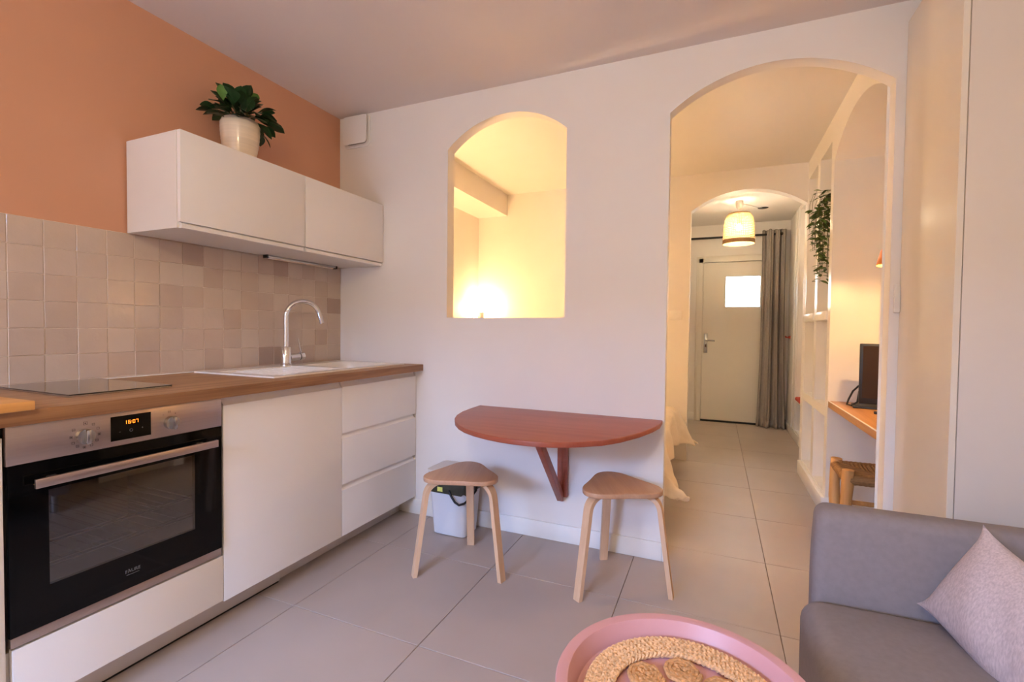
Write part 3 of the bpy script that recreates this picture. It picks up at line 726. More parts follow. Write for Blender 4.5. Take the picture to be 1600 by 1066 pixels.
# waste bin
t = thing('waste_bin', (0.948, -0.11, 0), 'pale grey plastic waste bin behind the plywood stool', 'bin')
b = bmesh.new(); rings = []
for z, gx, gy in ((0.0, -0.008, -0.008), (0.006, 0.0, 0.0), (0.33, 0.022, 0.020), (0.335, 0.022, 0.020), (0.335, 0.018, 0.016), (0.02, -0.004, -0.004)):
    o_ = rrect(0.848 - gx, 1.047 + gx, -0.197 - gy, -0.040 + min(gy, 0.015), 0.024, 5)
    rings.append([b.verts.new((q[0], q[1], z)) for q in o_])
for A, B in zip(rings[:-1], rings[1:]):
    for j in range(len(A)): b.faces.new((A[j], A[(j + 1) % len(A)], B[(j + 1) % len(A)], B[j]))
b.faces.new(rings[0]); b.faces.new(rings[-1]); bmesh.ops.recalc_face_normals(b, faces=b.faces)
mb = MB(); mb.merge(b); mb.build('body', bin_mat, t)
b = bmesh.new(); rings = []
for z, g in ((0.342, 0.018), (0.343, 0.0245), (0.30, 0.0245), (0.262, 0.026), (0.243, 0.024)):
    o_ = rrect(0.848 - g, 1.047 + g, -0.197 - g, -0.040 + min(g, 0.016), 0.03, 5)
    n = len(o_)
    rings.append([b.verts.new((q[0] + random.uniform(-.001, .001), q[1] - random.uniform(0, .002), z + (0.007 * math.sin(j * 1.7) if z < 0.25 else 0))) for j, q in enumerate(o_)])
for A, B in zip(rings[:-1], rings[1:]):
    for j in range(len(A)): b.faces.new((A[j], A[(j + 1) % len(A)], B[(j + 1) % len(A)], B[j]))
bmesh.ops.recalc_face_normals(b, faces=b.faces)
mb = MB(); mb.merge(b); bg_ = mb.build('bin_bag', bag_mat, t)
MB().box(0.893, 0.925, -0.2235, -0.2225, 0.248, 0.272).build('bag_print', bag_yellow, bg_)
MB().prism(rrect(0.818, 1.077, -0.226, -0.022, 0.03), 2, 0.346, 0.360, 0.003).build('lid', lid_mat, t)
MB().tube([(0.965, -0.226, 0.262), (0.985, -0.232, 0.235), (1.010, -0.236, 0.208), (1.035, -0.236, 0.196), (1.060, -0.225, 0.205), (1.078, -0.19, 0.225), (1.082, -0.13, 0.25), (1.078, -0.115, 0.27)], 0.006, 10).build('bail_handle', rubber_black, t)
MB().box(1.0475, 1.0535, -0.165, -0.15, 0.01, 0.12).build('side_clip', black_plastic, t)

# tall cupboard on the right
t = thing('tall_cupboard', (3.15, -0.24, 0), 'tall white cupboard to the right of the archway, behind the sofa arm', 'cupboard')
MB().box(2.957, 2.9745, -0.490, -0.003, 0.001, 2.392, 0.0008, 1).build('side_panel', M('ivory_side_panel', rgb(226, 216, 200), 0.22, var=0.006), t)
MB().box(2.975, 3.355, -0.466, -0.003, 0.06, 2.392).build('carcass', carcass_white, t)
MB().box(2.9775, 3.354, -0.489, -0.469, 0.08, 2.388, 0.001).build('door', M('cream_cupboard_door', rgb(220, 209, 197), 0.4, var=0.006), t)
t = MB().prism(rrect(2.9435, 2.9635, 1.218, 1.334, 0.006), 1, -0.018, -0.0035, 0.002).build('door_catch', plastic_white)
t.location = (0, 0, 0)
t.data.transform(Matrix.Translation((-0.0075, 0, 0)))
tag(rebase(t, (2.937, -0.003, 1.276)), 'small white plastic catch on the partition edge beside the tall cupboard', 'catch')

# sofa along the right wall
def rbox(x0, x1, y0, y1, z0, z1, r, crown=0.0, seg=5):
    b = bmesh.new()
    vs = [b.verts.new((x, y, z)) for x in (x0, x1) for y in (y0, y1) for z in (z0, z1)]
    for f in ((0, 1, 3, 2), (4, 6, 7, 5), (0, 4, 5, 1), (2, 3, 7, 6), (0, 2, 6, 4), (1, 5, 7, 3)): b.faces.new([vs[i] for i in f])
    bmesh.ops.recalc_face_normals(b, faces=b.faces)
    bmesh.ops.bevel(b, geom=list(b.edges), offset=r, segments=seg, profile=0.5, affect='EDGES')
    bmesh.ops.subdivide_edges(b, edges=[e for e in b.edges if e.calc_length() > 0.15], cuts=8, use_grid_fill=True)
    cx, cy = (x0 + x1) / 2, (y0 + y1) / 2
    for v in b.verts:
        if v.co.z > (z0 + z1) / 2 and crown:
            fx = 1 - ((v.co.x - cx) / ((x1 - x0) / 2)) ** 2; fy = 1 - ((v.co.y - cy) / ((y1 - y0) / 2)) ** 2
            v.co.z += crown * max(fx, 0) ** 0.6 * max(fy, 0) ** 0.6
    mb = MB(); mb.merge(b); mb.smooth = True; return mb
t = thing('sofa', (2.9, -1.40, 0), 'grey upholstered sofa in the right corner of the foreground', 'sofa')
rbox(2.489, 3.20, -1.865, -0.932, 0.16, 0.425, 0.05, 0.016).build('seat', sofa_mat, t)
def arm(yi, yo, sgn):
    b = rbox(2.526, 3.335, min(yi, yo), max(yi, yo), 0.10, 0.652, 0.030, 0.0)
    for v in b.bm.verts:                      # arm leans outwards and its front edge bows
        k = max(0, (v.co.z - 0.40) / 0.25)
        v.co.y += sgn * 0.022 * k
        if v.co.x < 2.6: v.co.x += 0.012 * k * k
    return b.build('arm', sofa_mat, t)
arm(-0.928, -0.835, 1); arm(-1.872, -1.965, -1)
rbox(3.13, 3.335, -1.870, -0.930, 0.16, 0.69, 0.05).build('backrest', sofa_mat, t)
for xx in (2.58, 3.25):
    for yy in (-0.90, -1.90): MB().cyl((xx, yy, 0.0), (xx, yy, 0.12), 0.018, 12).build('leg', satin_metal, t)
# throw pillow leaning in the corner
A0, B0 = Vector((2.888, -0.962, 0.678)), Vector((2.782, -0.925, 0.446))
vdir = (A0 - B0); Lv = vdir.length; vdir.normalize()
udir = Vector((0.47, -0.88, 0.0)); udir = (udir - vdir * udir.dot(vdir)).normalized(); Lu = 0.46
nd = udir.cross(vdir).normalized()
if nd.dot(Vector((-1, -1, 0))) < 0: nd = -nd
pb = MB()
def pil(side):
    def f(u, v):
        a, b_ = 2 * u - 1, 2 * v - 1
        pinch = 0.055 * (1 - abs(a) ** 7) * abs(b_) ** 2; pinch2 = 0.050 * (1 - abs(b_) ** 6) * abs(a) ** 2
        th = 0.072 * ((1 - abs(a) ** 2.2) * (1 - abs(b_) ** 2.2)) ** 0.62
        th += 0.004 * math.sin(9 * a + 4 * b_) * (1 - a * a) * (1 - b_ * b_)
        uu = (a * (1 - pinch2 * 1.2) + 1) / 2 * Lu; vv = (b_ * (1 - pinch * 1.6) + 1) / 2 * Lv
        return B0 + udir * uu + vdir * vv + nd * (side * th + 0.045)
    return f
pb.grid(pil(1), 49, 37); pb.grid(pil(-1), 49, 37)
bmesh.ops.remove_doubles(pb.bm, verts=pb.bm.verts, dist=1e-4)
po = pb.build('throw_pillow', pillow_mat, recalc=True)
tag(rebase(po, tuple(B0 + udir * Lu / 2)), 'heathered pinkish grey pillow leaning in the corner of the sofa', 'pillow')

# tray table and the braided mat
TX, TY, TZ = 2.234, -1.577, 0.525
t = thing('tray_table', (TX, TY, 0), 'round pink metal tray table in the foreground', 'table')
prof = [(0, TZ - 0.034), (0.182, TZ - 0.034), (0.1855, TZ - 0.0325), (0.1875, TZ - 0.029), (0.1985, TZ - 0.004), (0.2000, TZ - 0.0012), (0.2030, TZ), (0.2195, TZ - 0.0005), (0.2215, TZ - 0.003), (0.2215, TZ - 0.006), (0.219, TZ - 0.008), (0.206, TZ - 0.006),
        (0.203, TZ - 0.012), (0.197, TZ - 0.034), (0.19, TZ - 0.0395), (0, TZ - 0.0395)]
MB().lathe(prof, TX, TY, 96).build('tray', tray_mat, t, smooth=False, angle=0.5)
MB().tube([(TX + 0.185 * math.cos(k * 2 * PI / 40), TY + 0.185 * math.sin(k * 2 * PI / 40), TZ - 0.048) for k in range(40)], 0.007, 8, closed=True).build('ring', tray_mat, t)
for k in range(4):
    a = PI / 4 + k * PI / 2; q = (TX + 0.185 * math.cos(a), TY + 0.185 * math.sin(a))
    MB().cyl((q[0], q[1], 0.0), (q[0], q[1], TZ - 0.048), 0.008, 10).build('leg', tray_mat, t)
MB().tube([(TX + 0.185 * math.cos(k * 2 * PI / 40), TY + 0.185 * math.sin(k * 2 * PI / 40), 0.008) for k in range(40)], 0.007, 8, closed=True).build('ring', tray_mat, t)
zm = TZ - 0.034
t = thing('braided_mat', (TX, TY, zm), 'round braided jute mat of coils lying in the pink tray', 'mat')
def braid(r, z, w, n, ph):
    """one turn of three-strand plait at radius r"""
    mb = MB()
    for s in range(3):
        P_ = []
        m = n * 8
        for k in range(m):
            a = 2 * PI * k / m; q = a * n + s * 2 * PI / 3 + ph
            P_.append((TX + (r + w * 0.62 * math.sin(q)) * math.cos(a), TY + (r + w * 0.62 * math.sin(q)) * math.sin(a), z + 0.0030 * math.sin(2 * q)))
        mb.tube(P_, w * 0.62, 5, closed=True)
    return mb
for k, r in enumerate((0.1265, 0.1395, 0.1525, 0.1650)):
    braid(r, zm + 0.0095, 0.0068, int(r * 2 * PI / 0.026), k * 1.3).build('braid', jute, t)
COIL0 = 97
def coil(cx, cy, R, turns, z):
    P_ = []; m = int(turns * 22)
    for k in range(m + 1):
        a = 2 * PI * turns * k / m; r = 0.004 + (R - 0.008) * k / m
        P_.append((TX + cx + r * math.cos(a), TY + cy + r * math.sin(a), z + 0.0016 * math.sin(k * 2.1)))
    return MB().tube(P_, [0.0050 + 0.0008 * math.sin(k * 1.9) for k in range(m + 1)], 6)
for k in range(7):
    a = math.radians(COIL0 + k * 360 / 7); coil(0.084 * math.cos(a), 0.084 * math.sin(a), 0.0365, 4, zm + 0.0075).build('coil', jute_dark, t)
coil(0, 0, 0.046, 5, zm + 0.0075).build('coil', jute_dark, t)

# ================================================================= BEDROOM
t = thing('bed', (1.0, 1.03, 0), 'low double bed behind the partition', 'bed')
MB().box(0.06, 1.93, 0.36, 1.72, 0.06, 0.20, 0.01).build('bed_base', bed_mat, t)
rbox(0.06, 1.95, 0.34, 1.74, 0.20, 0.475, 0.04).build('mattress', bed_mat, t)
for xx in (0.15, 1.80):
    for yy in (0.42, 1.66): MB().cyl((xx, yy, 0), (xx, yy, 0.07), 0.025, 12).build('leg', rustic_wood, t)
qb = MB()
QX, QY0, QY1 = 1.955, 0.335, 1.745
def qf(u, v):
    U = 0.35 + u * (QX + 0.40 - 0.35); Vv = (QY0 - 0.36) + v * (QY1 - QY0 + 0.72)
    du = max(0, U - QX); dv = max(0, QY0 - Vv, Vv - QY1); sg = -1 if Vv < QY0 else 1
    t_ = min(1, abs((min(max(Vv, QY0), QY1) - (QY0 + QY1) / 2) / ((QY1 - QY0) / 2)))
    corner = t_ ** 3
    fall = du * (0.55 + 0.45 * corner)                       # the hem hangs lower at the corners
    drop = math.hypot(fall, dv); drop = 0.355 * math.tanh(drop / 0.355) * 1.04
    x = min(U, QX) + (0.02 if du > 0 else 0) + du * (0.05 + 0.28 * corner) + 0.10 * dv * (1 if du > 0 else 0)
    y = min(max(Vv, QY0), QY1) + sg * 0.10 * dv * (0.3 + 0.7 * (1 - min(1, du / 0.3)))
    x += 0.022 * math.sin(Vv * 15 + 0.6) * min(1, du / 0.2)
    y = min(max(y, 0.085), 1.955)
    z = 0.490 - drop + 0.006 * math.sin(U * 17 + Vv * 9) + 0.005 * math.sin(U * 41 - Vv * 23) + 0.004 * math.sin(U * 70 + 31 * Vv)
    if du > 0 and dv > 0: z += 0.05 * min(du, dv) / 0.36
    return (x, y, max(z, 0.035))
qb.grid(qf, 70, 70)
qo = qb.build('quilt', quilt_mat)
sol = qo.modifiers.new('thickness', 'SOLIDIFY'); sol.thickness = 0.014; sol.offset = 1.0
sub = qo.modifiers.new('smooth', 'SUBSURF'); sub.levels = 1; sub.render_levels = 1
tag(rebase(qo, (1.0, 1.03, 0.48)), 'rumpled cream quilt with its corners hanging off the foot of the bed', 'quilt')
# bedside up-light in the far corner
def sconce(y, label):
    t = thing('wall_lamp', (0.0, y, 1.22), label, 'lamp')
    MB().box(0.0, 0.012, y - 0.03, y + 0.03, 1.16, 1.28, 0.003).build('wall_plate', plastic_white, t)
    MB().box(0.012, 0.06, y - 0.01, y + 0.01, 1.21, 1.23).build('arm', plastic_white, t)
    MB().lathe([(0.0, 1.18), (0.033, 1.18), (0.034, 1.19), (0.034, 1.297), (0.031, 1.297), (0.030, 1.20), (0, 1.198)], 0.085, y, 24).build('lamp_shade', plastic_white, t)
    bb = MB().lathe([(0, 1.255), (0.012, 1.26), (0.019, 1.28), (0.017, 1.30), (0, 1.312)], 0.085, y, 16).build('bulb', warm_bulb, t)
    return t
t = sconce(1.865, 'small white up-light in the far bedroom corner, seen through the niche')
lamp_light('bedside_light', (0.085, 1.865, 1.335), BEDSIDE * 0.50, WARM, 0.03, t)
t = sconce(0.22, 'small white up-light added beside the bed for more light, unseen behind the partition')
lamp_light('bedside_light', (0.085, 0.22, 1.335), BEDSIDE * 1.32, WARM, 0.03, t)  # added unseen lamp, spreads warm light more evenly over the bedroom
# socket / switch on the wall beside the second arch
t = thing('light_switch', (1.938, 1.97, 1.264), 'square white dimmer switch on the wall beside the second arch', 'switch')
MB().prism(rrect(1.886, 1.990, 1.222, 1.306, 0.006), 1, 1.960, 1.9695, 0.0015).build('plate', plastic_white, t)
MB().cyl((1.942, 1.960, 1.264), (1.942, 1.950, 1.264), 0.024, 28).build('dial', plastic_white, t)
# desk in the alcove
t = thing('desk', (3.2, 0.57, 0.67), 'oak desk top fitted into the arched alcove', 'desk')
MB().box(2.9145, 3.499, 0.076, 1.0425, 0.671, 0.7105, 0.001, 1).build('desktop', desk_wood, t)
MB().box(2.9125, 2.9185, 0.076, 1.0425, 0.7085, 0.7125).build('edge_strip', plastic_white, t)
# monitor
t = thing('monitor', (3.16, 0.79, 0.7105), 'black computer monitor standing on the alcove desk', 'monitor')
def rz(b, c, deg): return b.transform(Matrix.Translation(c) @ Matrix.Rotation(math.radians(deg), 4, 'Z') @ Matrix.Translation(-Vector(c)))
MC = Vector((3.012, 0.79, 0))
b = MB().box(3.012, 3.462, 0.79, 0.825, 0.738, 1.073, 0.004); rz(b, MC, -9).build('housing', black_plastic, t)
b = MB().box(3.026, 3.448, 0.7885, 0.792, 0.770, 1.060); rz(b, MC, -9).build('screen', screen_mat, t)
b = MB().box(3.20, 3.27, 0.83, 0.86, 0.72, 0.90, 0.004); rz(b, MC, -9).build('stand', black_plastic, t)
b = MB().box(2.985, 3.36, 0.77, 0.93, 0.7108, 0.7225, 0.005); rz(b, MC, -9).build('foot', black_plastic, t)
c = MB().tube([(3.03, 0.87, 0.83), (3.005, 0.885, 0.795), (2.985, 0.885, 0.745), (2.975, 0.875, 0.718), (2.99, 0.84, 0.7165), (3.015, 0.83, 0.74), (3.03, 0.86, 0.80)], 0.005, 8)
c.tube([(3.09, 0.73, 0.717), (3.13, 0.70, 0.7155), (3.20, 0.70, 0.7155), (3.30, 0.74, 0.716)], 0.005, 8)
c.build('power_cable', rubber_black, t)
t = thing('remote_control', (3.15, 0.55, 0.711), 'flat black remote control lying in front of the monitor', 'remote')
b = MB().box(3.035, 3.20, 0.585, 0.625, 0.7112, 0.7235, 0.004); rz(b, (3.035, 0.6, 0), -14).build('case', black_plastic, t)
b = MB()
for k in range(5):
    for q in range(2): b.box(3.06 + 0.025 * k, 3.07 + 0.025 * k, 0.597 + 0.012 * q, 0.604 + 0.012 * q, 0.7234, 0.7248)
rz(b, (3.035, 0.6, 0), -14).build('buttons', rubber_black, t)
# orange wall lamp above the desk
t = thing('reading_lamp', (3.499, 0.42, 1.60), 'orange dome wall lamp over the alcove desk', 'lamp')
LX, LY, LZ = 3.078, 0.40, 1.462
MB().lathe([(0.018, LZ + 0.142), (0.03, LZ + 0.138), (0.062, LZ + 0.112), (0.085, LZ + 0.07), (0.097, LZ + 0.02), (0.1, LZ), (0.0985, LZ), (0.095, LZ + 0.02), (0.083, LZ + 0.068), (0.06, LZ + 0.109), (0.0, LZ + 0.132)], LX, LY, 40).build('lamp_shade', lamp_orange, t)
MB().lathe([(0.0945, LZ + 0.019), (0.082, LZ + 0.067), (0.059, LZ + 0.107), (0.0, LZ + 0.128)], LX, LY, 32).build('shade_lining', plastic_white, t)
MB().lathe([(0, LZ + 0.02), (0.018, LZ + 0.026), (0.024, LZ + 0.045), (0.014, LZ + 0.08), (0, LZ + 0.085)], LX, LY, 20).build('bulb', warm_bulb, t)
MB().tube([(LX, LY, LZ + 0.14), (LX + 0.02, LY, LZ + 0.19), (LX + 0.12, LY, LZ + 0.22), (3.49, LY, LZ + 0.20)], 0.008, 10).build('arm', lamp_orange, t)
MB().cyl((3.485, LY, LZ + 0.20), (3.4995, LY, LZ + 0.20), 0.045, 24).build('wall_plate', lamp_orange, t)
lamp_light('reading_light', (LX, LY, LZ + 0.015), DESK, DESK_COL, 0.02, t)
# rush stool
t = thing('rush_stool', (3.02, 0.43, 0), 'rustic wooden stool with a woven rush seat, tucked under the desk', 'stool')
LG = [(2.868, 0.565, 0.468), (2.860, 0.290, 0.478), (3.17, 0.565, 0.468), (3.17, 0.290, 0.472)]
for k, (x, y, z) in enumerate(LG):
    w = [0.025 + 0.0015 * math.sin(q * 2.1 + k) for q in range(8)]
    MB().tube([(x + 0.003 * math.sin(q + k), y + 0.003 * math.cos(q * 1.3 + k), z * q / 7) for q in range(8)], w, 14).build('leg', rustic_wood, t)
b = MB()
def seat(u, v):
    x = 2.862 + u * 0.31; y = 0.282 + v * 0.29
    a, c_ = 2 * u - 1, 2 * v - 1
    return (x, y, 0.452 - 0.018 * (1 - a * a) * (1 - c_ * c_) + 0.0035 * math.sin((u if abs(a) > abs(c_) else v) * 0 + (v if abs(a) > abs(c_) else u) * 110))
b.grid(seat, 60, 60); b.build('seat', rush, t)
for (xa, ya), (xb, yb) in (((2.862, 0.29), (2.866, 0.565)), ((2.86, 0.285), (3.17, 0.285)), ((3.17, 0.29), (3.17, 0.565)), ((2.866, 0.57), (3.17, 0.57))):
    q = MB(); n = 30
    q.tube([(xa + (xb - xa) * k / n, ya + (yb - ya) * k / n, 0.432) for k in range(n + 1)], [0.0225 + 0.0018 * (k % 2) for k in range(n + 1)], 10)
    q.build('seat_rail', rush, t)
for (xa, ya), (xb, yb), z in (((2.862, 0.29), (3.17, 0.285), 0.275), ((2.866, 0.565), (3.17, 0.57), 0.24), ((2.862, 0.29), (2.866, 0.565), 0.20)):
    MB().cyl((xa, ya, z), (xb, yb, z), 0.012, 10).build('rung', rustic_wood, t)
# trailing plant in the upper shelf opening
t = thing('hanging_plant', (3.0, 1.215, 1.80), 'trailing green vine plant hanging from the upper opening of the shelf wall', 'plant')
MB().lathe([(0, 1.765), (0.045, 1.765), (0.058, 1.80), (0.068, 1.89), (0.066, 1.895), (0.063, 1.89), (0.054, 1.80), (0, 1.79)], 3.0, 1.215, 28).build('pot', M('blush_plant_pot', rgb(206, 176, 168), 0.4), t)
MB().tube([(3.0, 1.28, 1.89), (3.0, 1.22, 2.14), (3.0, 1.15, 1.89)], 0.0025, 6).tube([(3.0, 1.22, 2.14), (3.0, 1.22, 2.329)], 0.0025, 6).build('hanger', stem_mat, t)
vleaf = leaf_mesh('leaf', 0.050, 0.027, leaf_vine, 0.12, 0.95, 6, 4)
rng = random.Random(5)
nleaf = 0
for k in range(24):
    xe = rng.uniform(2.795, 2.935); ye = rng.uniform(1.15, 1.30)
    zt_ = rng.uniform(1.90, 2.06)
    # vines near the shelf hang longest, those out in the room stay short
    f = max(0, (xe - 2.81) / 0.11)
    zb = 1.86 - 0.38 * min(1, f * 1.15) * rng.uniform(0.55, 1.0) - rng.uniform(0, 0.05)
    if k == 3: xe, zb = 2.862, 1.44
    if k == 7: xe, zb = 2.885, 1.46
    if k == 11: xe, zb = 2.905, 1.50
    pts = [Vector((2.99, 1.215, 1.885)), Vector((2.965, 1.215 + (ye - 1.215) * 0.4, zt_)), Vector((xe + 0.02, ye, zt_ - 0.01)), Vector((xe, ye, zt_ - 0.08))]
    n = max(2, int((zt_ - 0.08 - zb) / 0.055))
    for q in range(1, n + 1):
        pts.append(Vector((xe + rng.uniform(-0.006, 0.006), ye + rng.uniform(-0.006, 0.006), zt_ - 0.08 - (zt_ - 0.08 - zb) * q / n)))
    MB().tube(pts, 0.0012, 5).build('vine', stem_mat, t)
    for i in range(1, len(pts)):
        for rep in range(2):
            a = rng.uniform(0, 2 * PI); f2 = rng.random()
            pos = pts[i - 1].lerp(pts[i], f2)
            dirv = Vector((math.cos(a), math.sin(a), rng.uniform(-0.7, 0.15)))
            if pos.y + dirv.y * 0.045 < 1.14 and pos.x > 2.87: dirv.y = abs(dirv.y)
            if nleaf < 290:
                place(vleaf, 'leaf', pos, dirv, (rng.uniform(-.6, .6), rng.uniform(-.6, .6), 1), t, rng.uniform(0.7, 1.15)); nleaf += 1

# ================================================================= HALL
d1 = struct(MB().box(DX0 - 0.075, DX0, 4.005, 4.03, 0.0, DZ + 0.075, 0.004).box(DX1, DX1 + 0.075, 4.005, 4.03, 0.0, DZ + 0.075, 0.004).box(DX0, DX1, 4.005, 4.03, DZ, DZ + 0.075, 0.004)
            .box(DX0 - 0.045, DX0, 3.998, 4.006, 0.0, DZ + 0.045).box(DX1, DX1 + 0.045, 3.998, 4.006, 0.0, DZ + 0.045).box(DX0 - 0.045, DX1 + 0.045, 3.998, 4.006, DZ, DZ + 0.045).build('door_1', door_paint))
PX0, PX1, PZ0, PZ1 = 2.367, 2.745, 1.432, 1.800
lf = MB()
for q in ((DX0 + 0.004, PX0, 0.022, DZ - 0.005), (PX1, DX1 - 0.004, 0.022, DZ - 0.005), (PX0, PX1, 0.022, PZ0), (PX0, PX1, PZ1, DZ - 0.005)):
    lf.box(q[0], q[1], 4.022, 4.062, q[2], q[3])
lf = lf.build('door_leaf', door_paint, d1)
MB().box(DX0 - 0.002, DX0 + 0.03, 4.0635, 4.10, 0.0, DZ).box(DX1 - 0.03, DX1 + 0.002, 4.0635, 4.10, 0.0, DZ).box(DX0, DX1, 4.0635, 4.10, DZ - 0.03, DZ + 0.002).box(DX0, DX1, 4.061, 4.10, 0.0, 0.03).build('door_stop', door_paint, d1)
MB().box(PX0 - 0.003, PX1 + 0.003, 4.040, 4.046, PZ0 - 0.003, PZ1 + 0.003).build('door_pane', clear_pane, lf)
MB().box(PX0 - 0.018, PX0, 4.016, 4.024, PZ0 - 0.018, PZ1 + 0.018).box(PX1, PX1 + 0.018, 4.016, 4.024, PZ0 - 0.018, PZ1 + 0.018).box(PX0, PX1, 4.016, 4.024, PZ0 - 0.018, PZ0).box(PX0, PX1, 4.016, 4.024, PZ1, PZ1 + 0.018).build('glazing_bead', door_paint, lf)
MB().box(2.128, 2.172, 4.0175, 4.022, 0.858, 1.098, 0.001).cyl((2.150, 4.0165, 1.065), (2.150, 4.018, 1.065), 0.004, 8).build('handle_plate', satin_metal, lf)
MB().box(2.143, 2.157, 4.0168, 4.0176, 0.93, 0.962).build('keyhole', M('rust_brown_keyhole', rgb(96, 58, 40), 0.5), lf)
MB().tube([(2.150, 4.018, 1.015), (2.150, 3.985, 1.015), (2.162, 3.975, 1.015), (2.255, 3.974, 1.010)], 0.009, 12).build('lever', satin_metal, lf)
MB().box(DX0, DX1, 4.008, 4.060, 0.0005, 0.021, 0.002).build('threshold', black_plastic, d1)
for z in (1.70, 0.25): MB().cyl((DX1 + 0.002, 3.994, z), (DX1 + 0.002, 3.994, z + 0.10), 0.007, 10).build('hinge', door_paint, d1)
# curtain and rod
t = thing('curtain_rod', (2.4, 3.92, 2.272), 'thin black curtain rod above the far door', 'rod')
MB().cyl((1.60, 3.92, 2.272), (2.94, 3.92, 2.272), 0.0125, 14).build('pole', black_metal, t)
for x in (1.585, 2.955): MB().lathe([(0, -0.018), (0.016, -0.014), (0.02, 0), (0.016, 0.014), (0, 0.018)], 0, 0, 14).transform(Matrix.Translation((x, 3.92, 2.272)) @ Matrix.Rotation(PI / 2, 4, 'Y')).build('finial', black_metal, t)
for x in (1.68, 2.935): MB().cyl((x, 3.925, 2.272), (x, 4.018, 2.272), 0.008, 10).build('bracket', black_metal, t)
cb = MB()
def curt(u, v):
    # v: 0 top .. 1 floor ; u across
    pinch = 1 - 0.10 * math.sin(v * PI) - 0.05 * v * (1 - v)
    xc = 2.868 + 0.012 * v; w = (0.245 + 0.060 * v) * pinch
    x = xc + (u - 0.5) * w
    amp = 0.030 + 0.012 * v
    yy = 3.905 + amp * math.sin(2 * PI * 2.9 * u ** 1.5 + 0.5 * math.sin(v * 3) + 0.9) + 0.012 * math.sin(u * 2 * PI * 8.1 + 2 * v)
    yy -= 0.02 * v
    z = 2.322 - v * 2.318 + 0.006 * math.sin(u * 25) * (1 if v == 0 else 0)
    if v > 0.93: yy += 0.012 * math.sin(u * 40 + v * 60)
    return (x, yy, max(z, 0.003))
cb.grid(curt, 90, 60)
co = cb.build('curtain', curtain_mat)
sol = co.modifiers.new('thickness', 'SOLIDIFY'); sol.thickness = 0.003
tag(rebase(co, (2.87, 3.90, 0.0)), 'grey linen curtain gathered at the right of the far door', 'curtain')
# woven pendant
PXc, PYc, PTop = 2.458, 2.90, 2.445
t = thing('pendant_lamp', (PXc, PYc, PTop), 'woven wicker pendant lamp hanging from the hall ceiling', 'lamp')
MB().lathe([(0, PTop - 0.0005), (0.030, PTop - 0.0005), (0.0345, PTop - 0.004), (0.036, PTop - 0.04), (0.027, PTop - 0.075), (0.022, PTop - 0.082), (0, PTop - 0.085)], PXc, PYc, 28).build('canopy', plastic_white, t)
MB().cyl((PXc, PYc, PTop - 0.083), (PXc, PYc, 2.262), 0.004, 8).build('cord', plastic_white, t)
MB().lathe([(0, 2.310), (0.024, 2.306), (0.030, 2.25), (0.024, 2.212), (0, 2.205)], PXc, PYc, 18).build('lamp_holder', plastic_white, t)
prof = [(0.098, 2.312), (0.108, 2.302), (0.119, 2.283), (0.127, 2.262), (0.133, 2.235), (0.137, 2.205), (0.140, 2.17), (0.142, 2.135), (0.1435, 2.10), (0.1445, 2.07), (0.145, 2.045)]
sh = MB()
for k in range(52):
    a = 2 * PI * k / 52
    sh.tube([(PXc + (r + 0.0016 * (1 if (k + i) % 2 else -1)) * math.cos(a), PYc + (r + 0.0016 * (1 if (k + i) % 2 else -1)) * math.sin(a), z) for i, (r, z) in enumerate(prof)], 0.0024, 4, caps=False)
fine = []
for i in range(len(prof) - 1):
    for q in (0.0, 0.5): fine.append((prof[i][0] + (prof[i + 1][0] - prof[i][0]) * q, prof[i][1] + (prof[i + 1][1] - prof[i][1]) * q))
for i, (r, z) in enumerate(fine):
    sh.tube([(PXc + r * math.cos(2 * PI * q / 52 + (PI / 52) * (i % 2)), PYc + r * math.sin(2 * PI * q / 52 + (PI / 52) * (i % 2)), z) for q in range(52)], 0.0027, 4, closed=True)
for r in (0.082, 0.066, 0.050):  # top weave added to break the bulb's light into rings on the ceiling
    sh.tube([(PXc + r * math.cos(2 * PI * q / 52), PYc + r * math.sin(2 * PI * q / 52), 2.313) for q in range(52)], 0.0030, 4, closed=True)
for k in range(26):
    a = 2 * PI * k / 26; sh.tube([(PXc + 0.045 * math.cos(a), PYc + 0.045 * math.sin(a), 2.312), (PXc + 0.098 * math.cos(a), PYc + 0.098 * math.sin(a), 2.312)], 0.0022, 4)
so = sh.build('lamp_shade', wicker, t); so['kind'] = 'stuff'
MB().lathe([(0.1435, 2.052), (0.1485, 2.052), (0.1490, 2.012), (0.1440, 2.012)], PXc, PYc, 56, closed=True).build('bottom_band', wicker_band, t)
MB().lathe([(0.094, 2.318), (0.101, 2.318), (0.103, 2.306), (0.096, 2.306)], PXc, PYc, 48, closed=True).build('top_ring', wicker_band, t)
sp = MB()
for k in range(3):
    a = 2 * PI * k / 3; sp.cyl((PXc + 0.018 * math.cos(a), PYc + 0.018 * math.sin(a), 2.262), (PXc + 0.098 * math.cos(a), PYc + 0.098 * math.sin(a), 2.312), 0.0016, 6)
sp.build('spider', satin_metal, t)
MB().lathe([(0, 2.145), (0.018, 2.15), (0.029, 2.17), (0.026, 2.19), (0.014, 2.205), (0, 2.206)], PXc, PYc, 20).build('bulb', bulb_mat, t)
lamp_light('pendant_light', (PXc, PYc, 2.172), PENDANT, PEND_COL, 0.034, t)
t = thing('ceiling_cable', (2.68, 3.25, 2.445), 'short loose cable from a dark hole in the hall ceiling', 'cable')
MB().tube([(PXc + 0.03, PYc + 0.02, PTop - 0.03), (2.56, 3.05, 2.425), (2.64, 3.20, 2.43), (2.69, 3.28, 2.444)], 0.003, 6).build('wire', plastic_white, t)
MB().lathe([(0, 2.4435), (0.05, 2.4435), (0.052, 2.4448), (0, 2.4449)], 2.70, 3.30, 20).build('ceiling_hole', black_plastic, t)
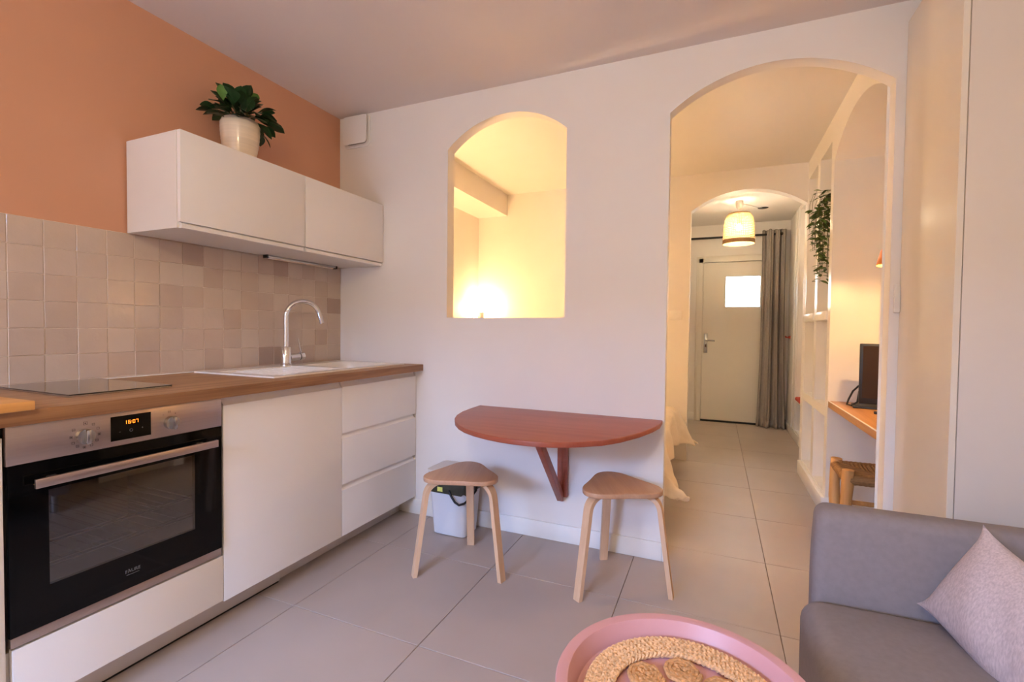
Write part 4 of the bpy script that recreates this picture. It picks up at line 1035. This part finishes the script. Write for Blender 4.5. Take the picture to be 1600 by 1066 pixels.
# hall bench niche
t = thing('bench', (3.27, 2.73, 0.10), 'white bench board across the niche in the hall wall', 'bench')
MB().box(3.052, 3.499, 2.151, 3.319, 0.395, 0.425, 0.002).build('board', white_gloss, t)
MB().box(3.20, 3.22, 2.151, 2.171, 0.1005, 0.395).box(3.20, 3.22, 3.299, 3.319, 0.1005, 0.395).build('support', white_gloss, t)
cu = rbox(3.03, 3.46, 2.35, 3.24, 0.4255, 0.465, 0.017)
cu = cu.build('seat_cushion', red_cloth); tag(rebase(cu, (3.25, 2.8, 0.4255)), 'flat rust red cushion on the bench in the hall', 'cushion')
b = MB().box(3.12, 3.40, 2.45, 2.68, 0.4675, 0.482, 0.004).build('folded_bag', black_plastic); tag(rebase(b, (3.26, 2.56, 0.467)), 'small dark flat pouch lying on the red bench cushion', 'pouch')
t = thing('basket', (3.18, 2.98, 0.1005), 'woven tan basket with a dark rim under the hall bench', 'basket')
MB().lathe([(0, 0.101), (0.075, 0.101), (0.085, 0.12), (0.098, 0.20), (0.112, 0.295), (0.108, 0.295), (0.094, 0.20), (0.08, 0.125), (0, 0.12)], 3.185, 2.98, 32).build('body', basket_mat, t)
MB().tube([(3.185 + 0.111 * math.cos(k * 2 * PI / 32), 2.98 + 0.111 * math.sin(k * 2 * PI / 32), 0.298) for k in range(32)], 0.007, 8, closed=True).build('rim', M('dark_brown_cane', rgb(58, 40, 28), 0.6), t)
t = thing('coat_hook', (3.05, 3.86, 1.07), 'small red coat hook on the right wall of the hall', 'hook')
MB().box(3.040, 3.0495, 3.80, 3.92, 1.055, 1.085, 0.003).build('plate', red_cloth, t)
for yy in (3.83, 3.89): MB().tube([(3.042, yy, 1.07), (3.012, yy, 1.066), (3.004, yy, 1.082)], 0.006, 8).build('peg', red_cloth, t)
struct(MB().box(3.038, 3.0495, 3.52, 3.60, 0.09, 2.44, 0.002).box(3.038, 3.0495, 3.33, 3.36, 0.09, 2.44, 0.002).build('trim_2_hall', white_gloss))

# unseen fill lamp added to warm the kitchen, hung behind the camera
t = thing('fill_lamp', (2.00, -2.95, H), 'added ceiling lamp for warm fill light, unseen behind the camera', 'lamp')
MB().lathe([(0, H - 0.0005), (0.06, H - 0.0005), (0.06, H - 0.02), (0, H - 0.025)], 2.00, -2.95, 24).build('canopy', plastic_white, t)
MB().cyl((2.00, -2.95, H - 0.02), (2.00, -2.95, 2.30), 0.006, 8).build('cord', plastic_white, t)
MB().lathe([(0, 2.30), (0.03, 2.30), (0.03, 2.24), (0, 2.24)], 2.00, -2.95, 20).build('lamp_holder', plastic_white, t)
MB().lathe([(0, 2.24), (0.03, 2.225), (0.045, 2.19), (0.03, 2.155), (0, 2.145)], 2.00, -2.95, 20).build('bulb', warm_bulb, t)
lamp_light('kitchen_fill_light', (2.00, -2.95, 2.09), KITCHEN, KIT_COL, 0.05, t)
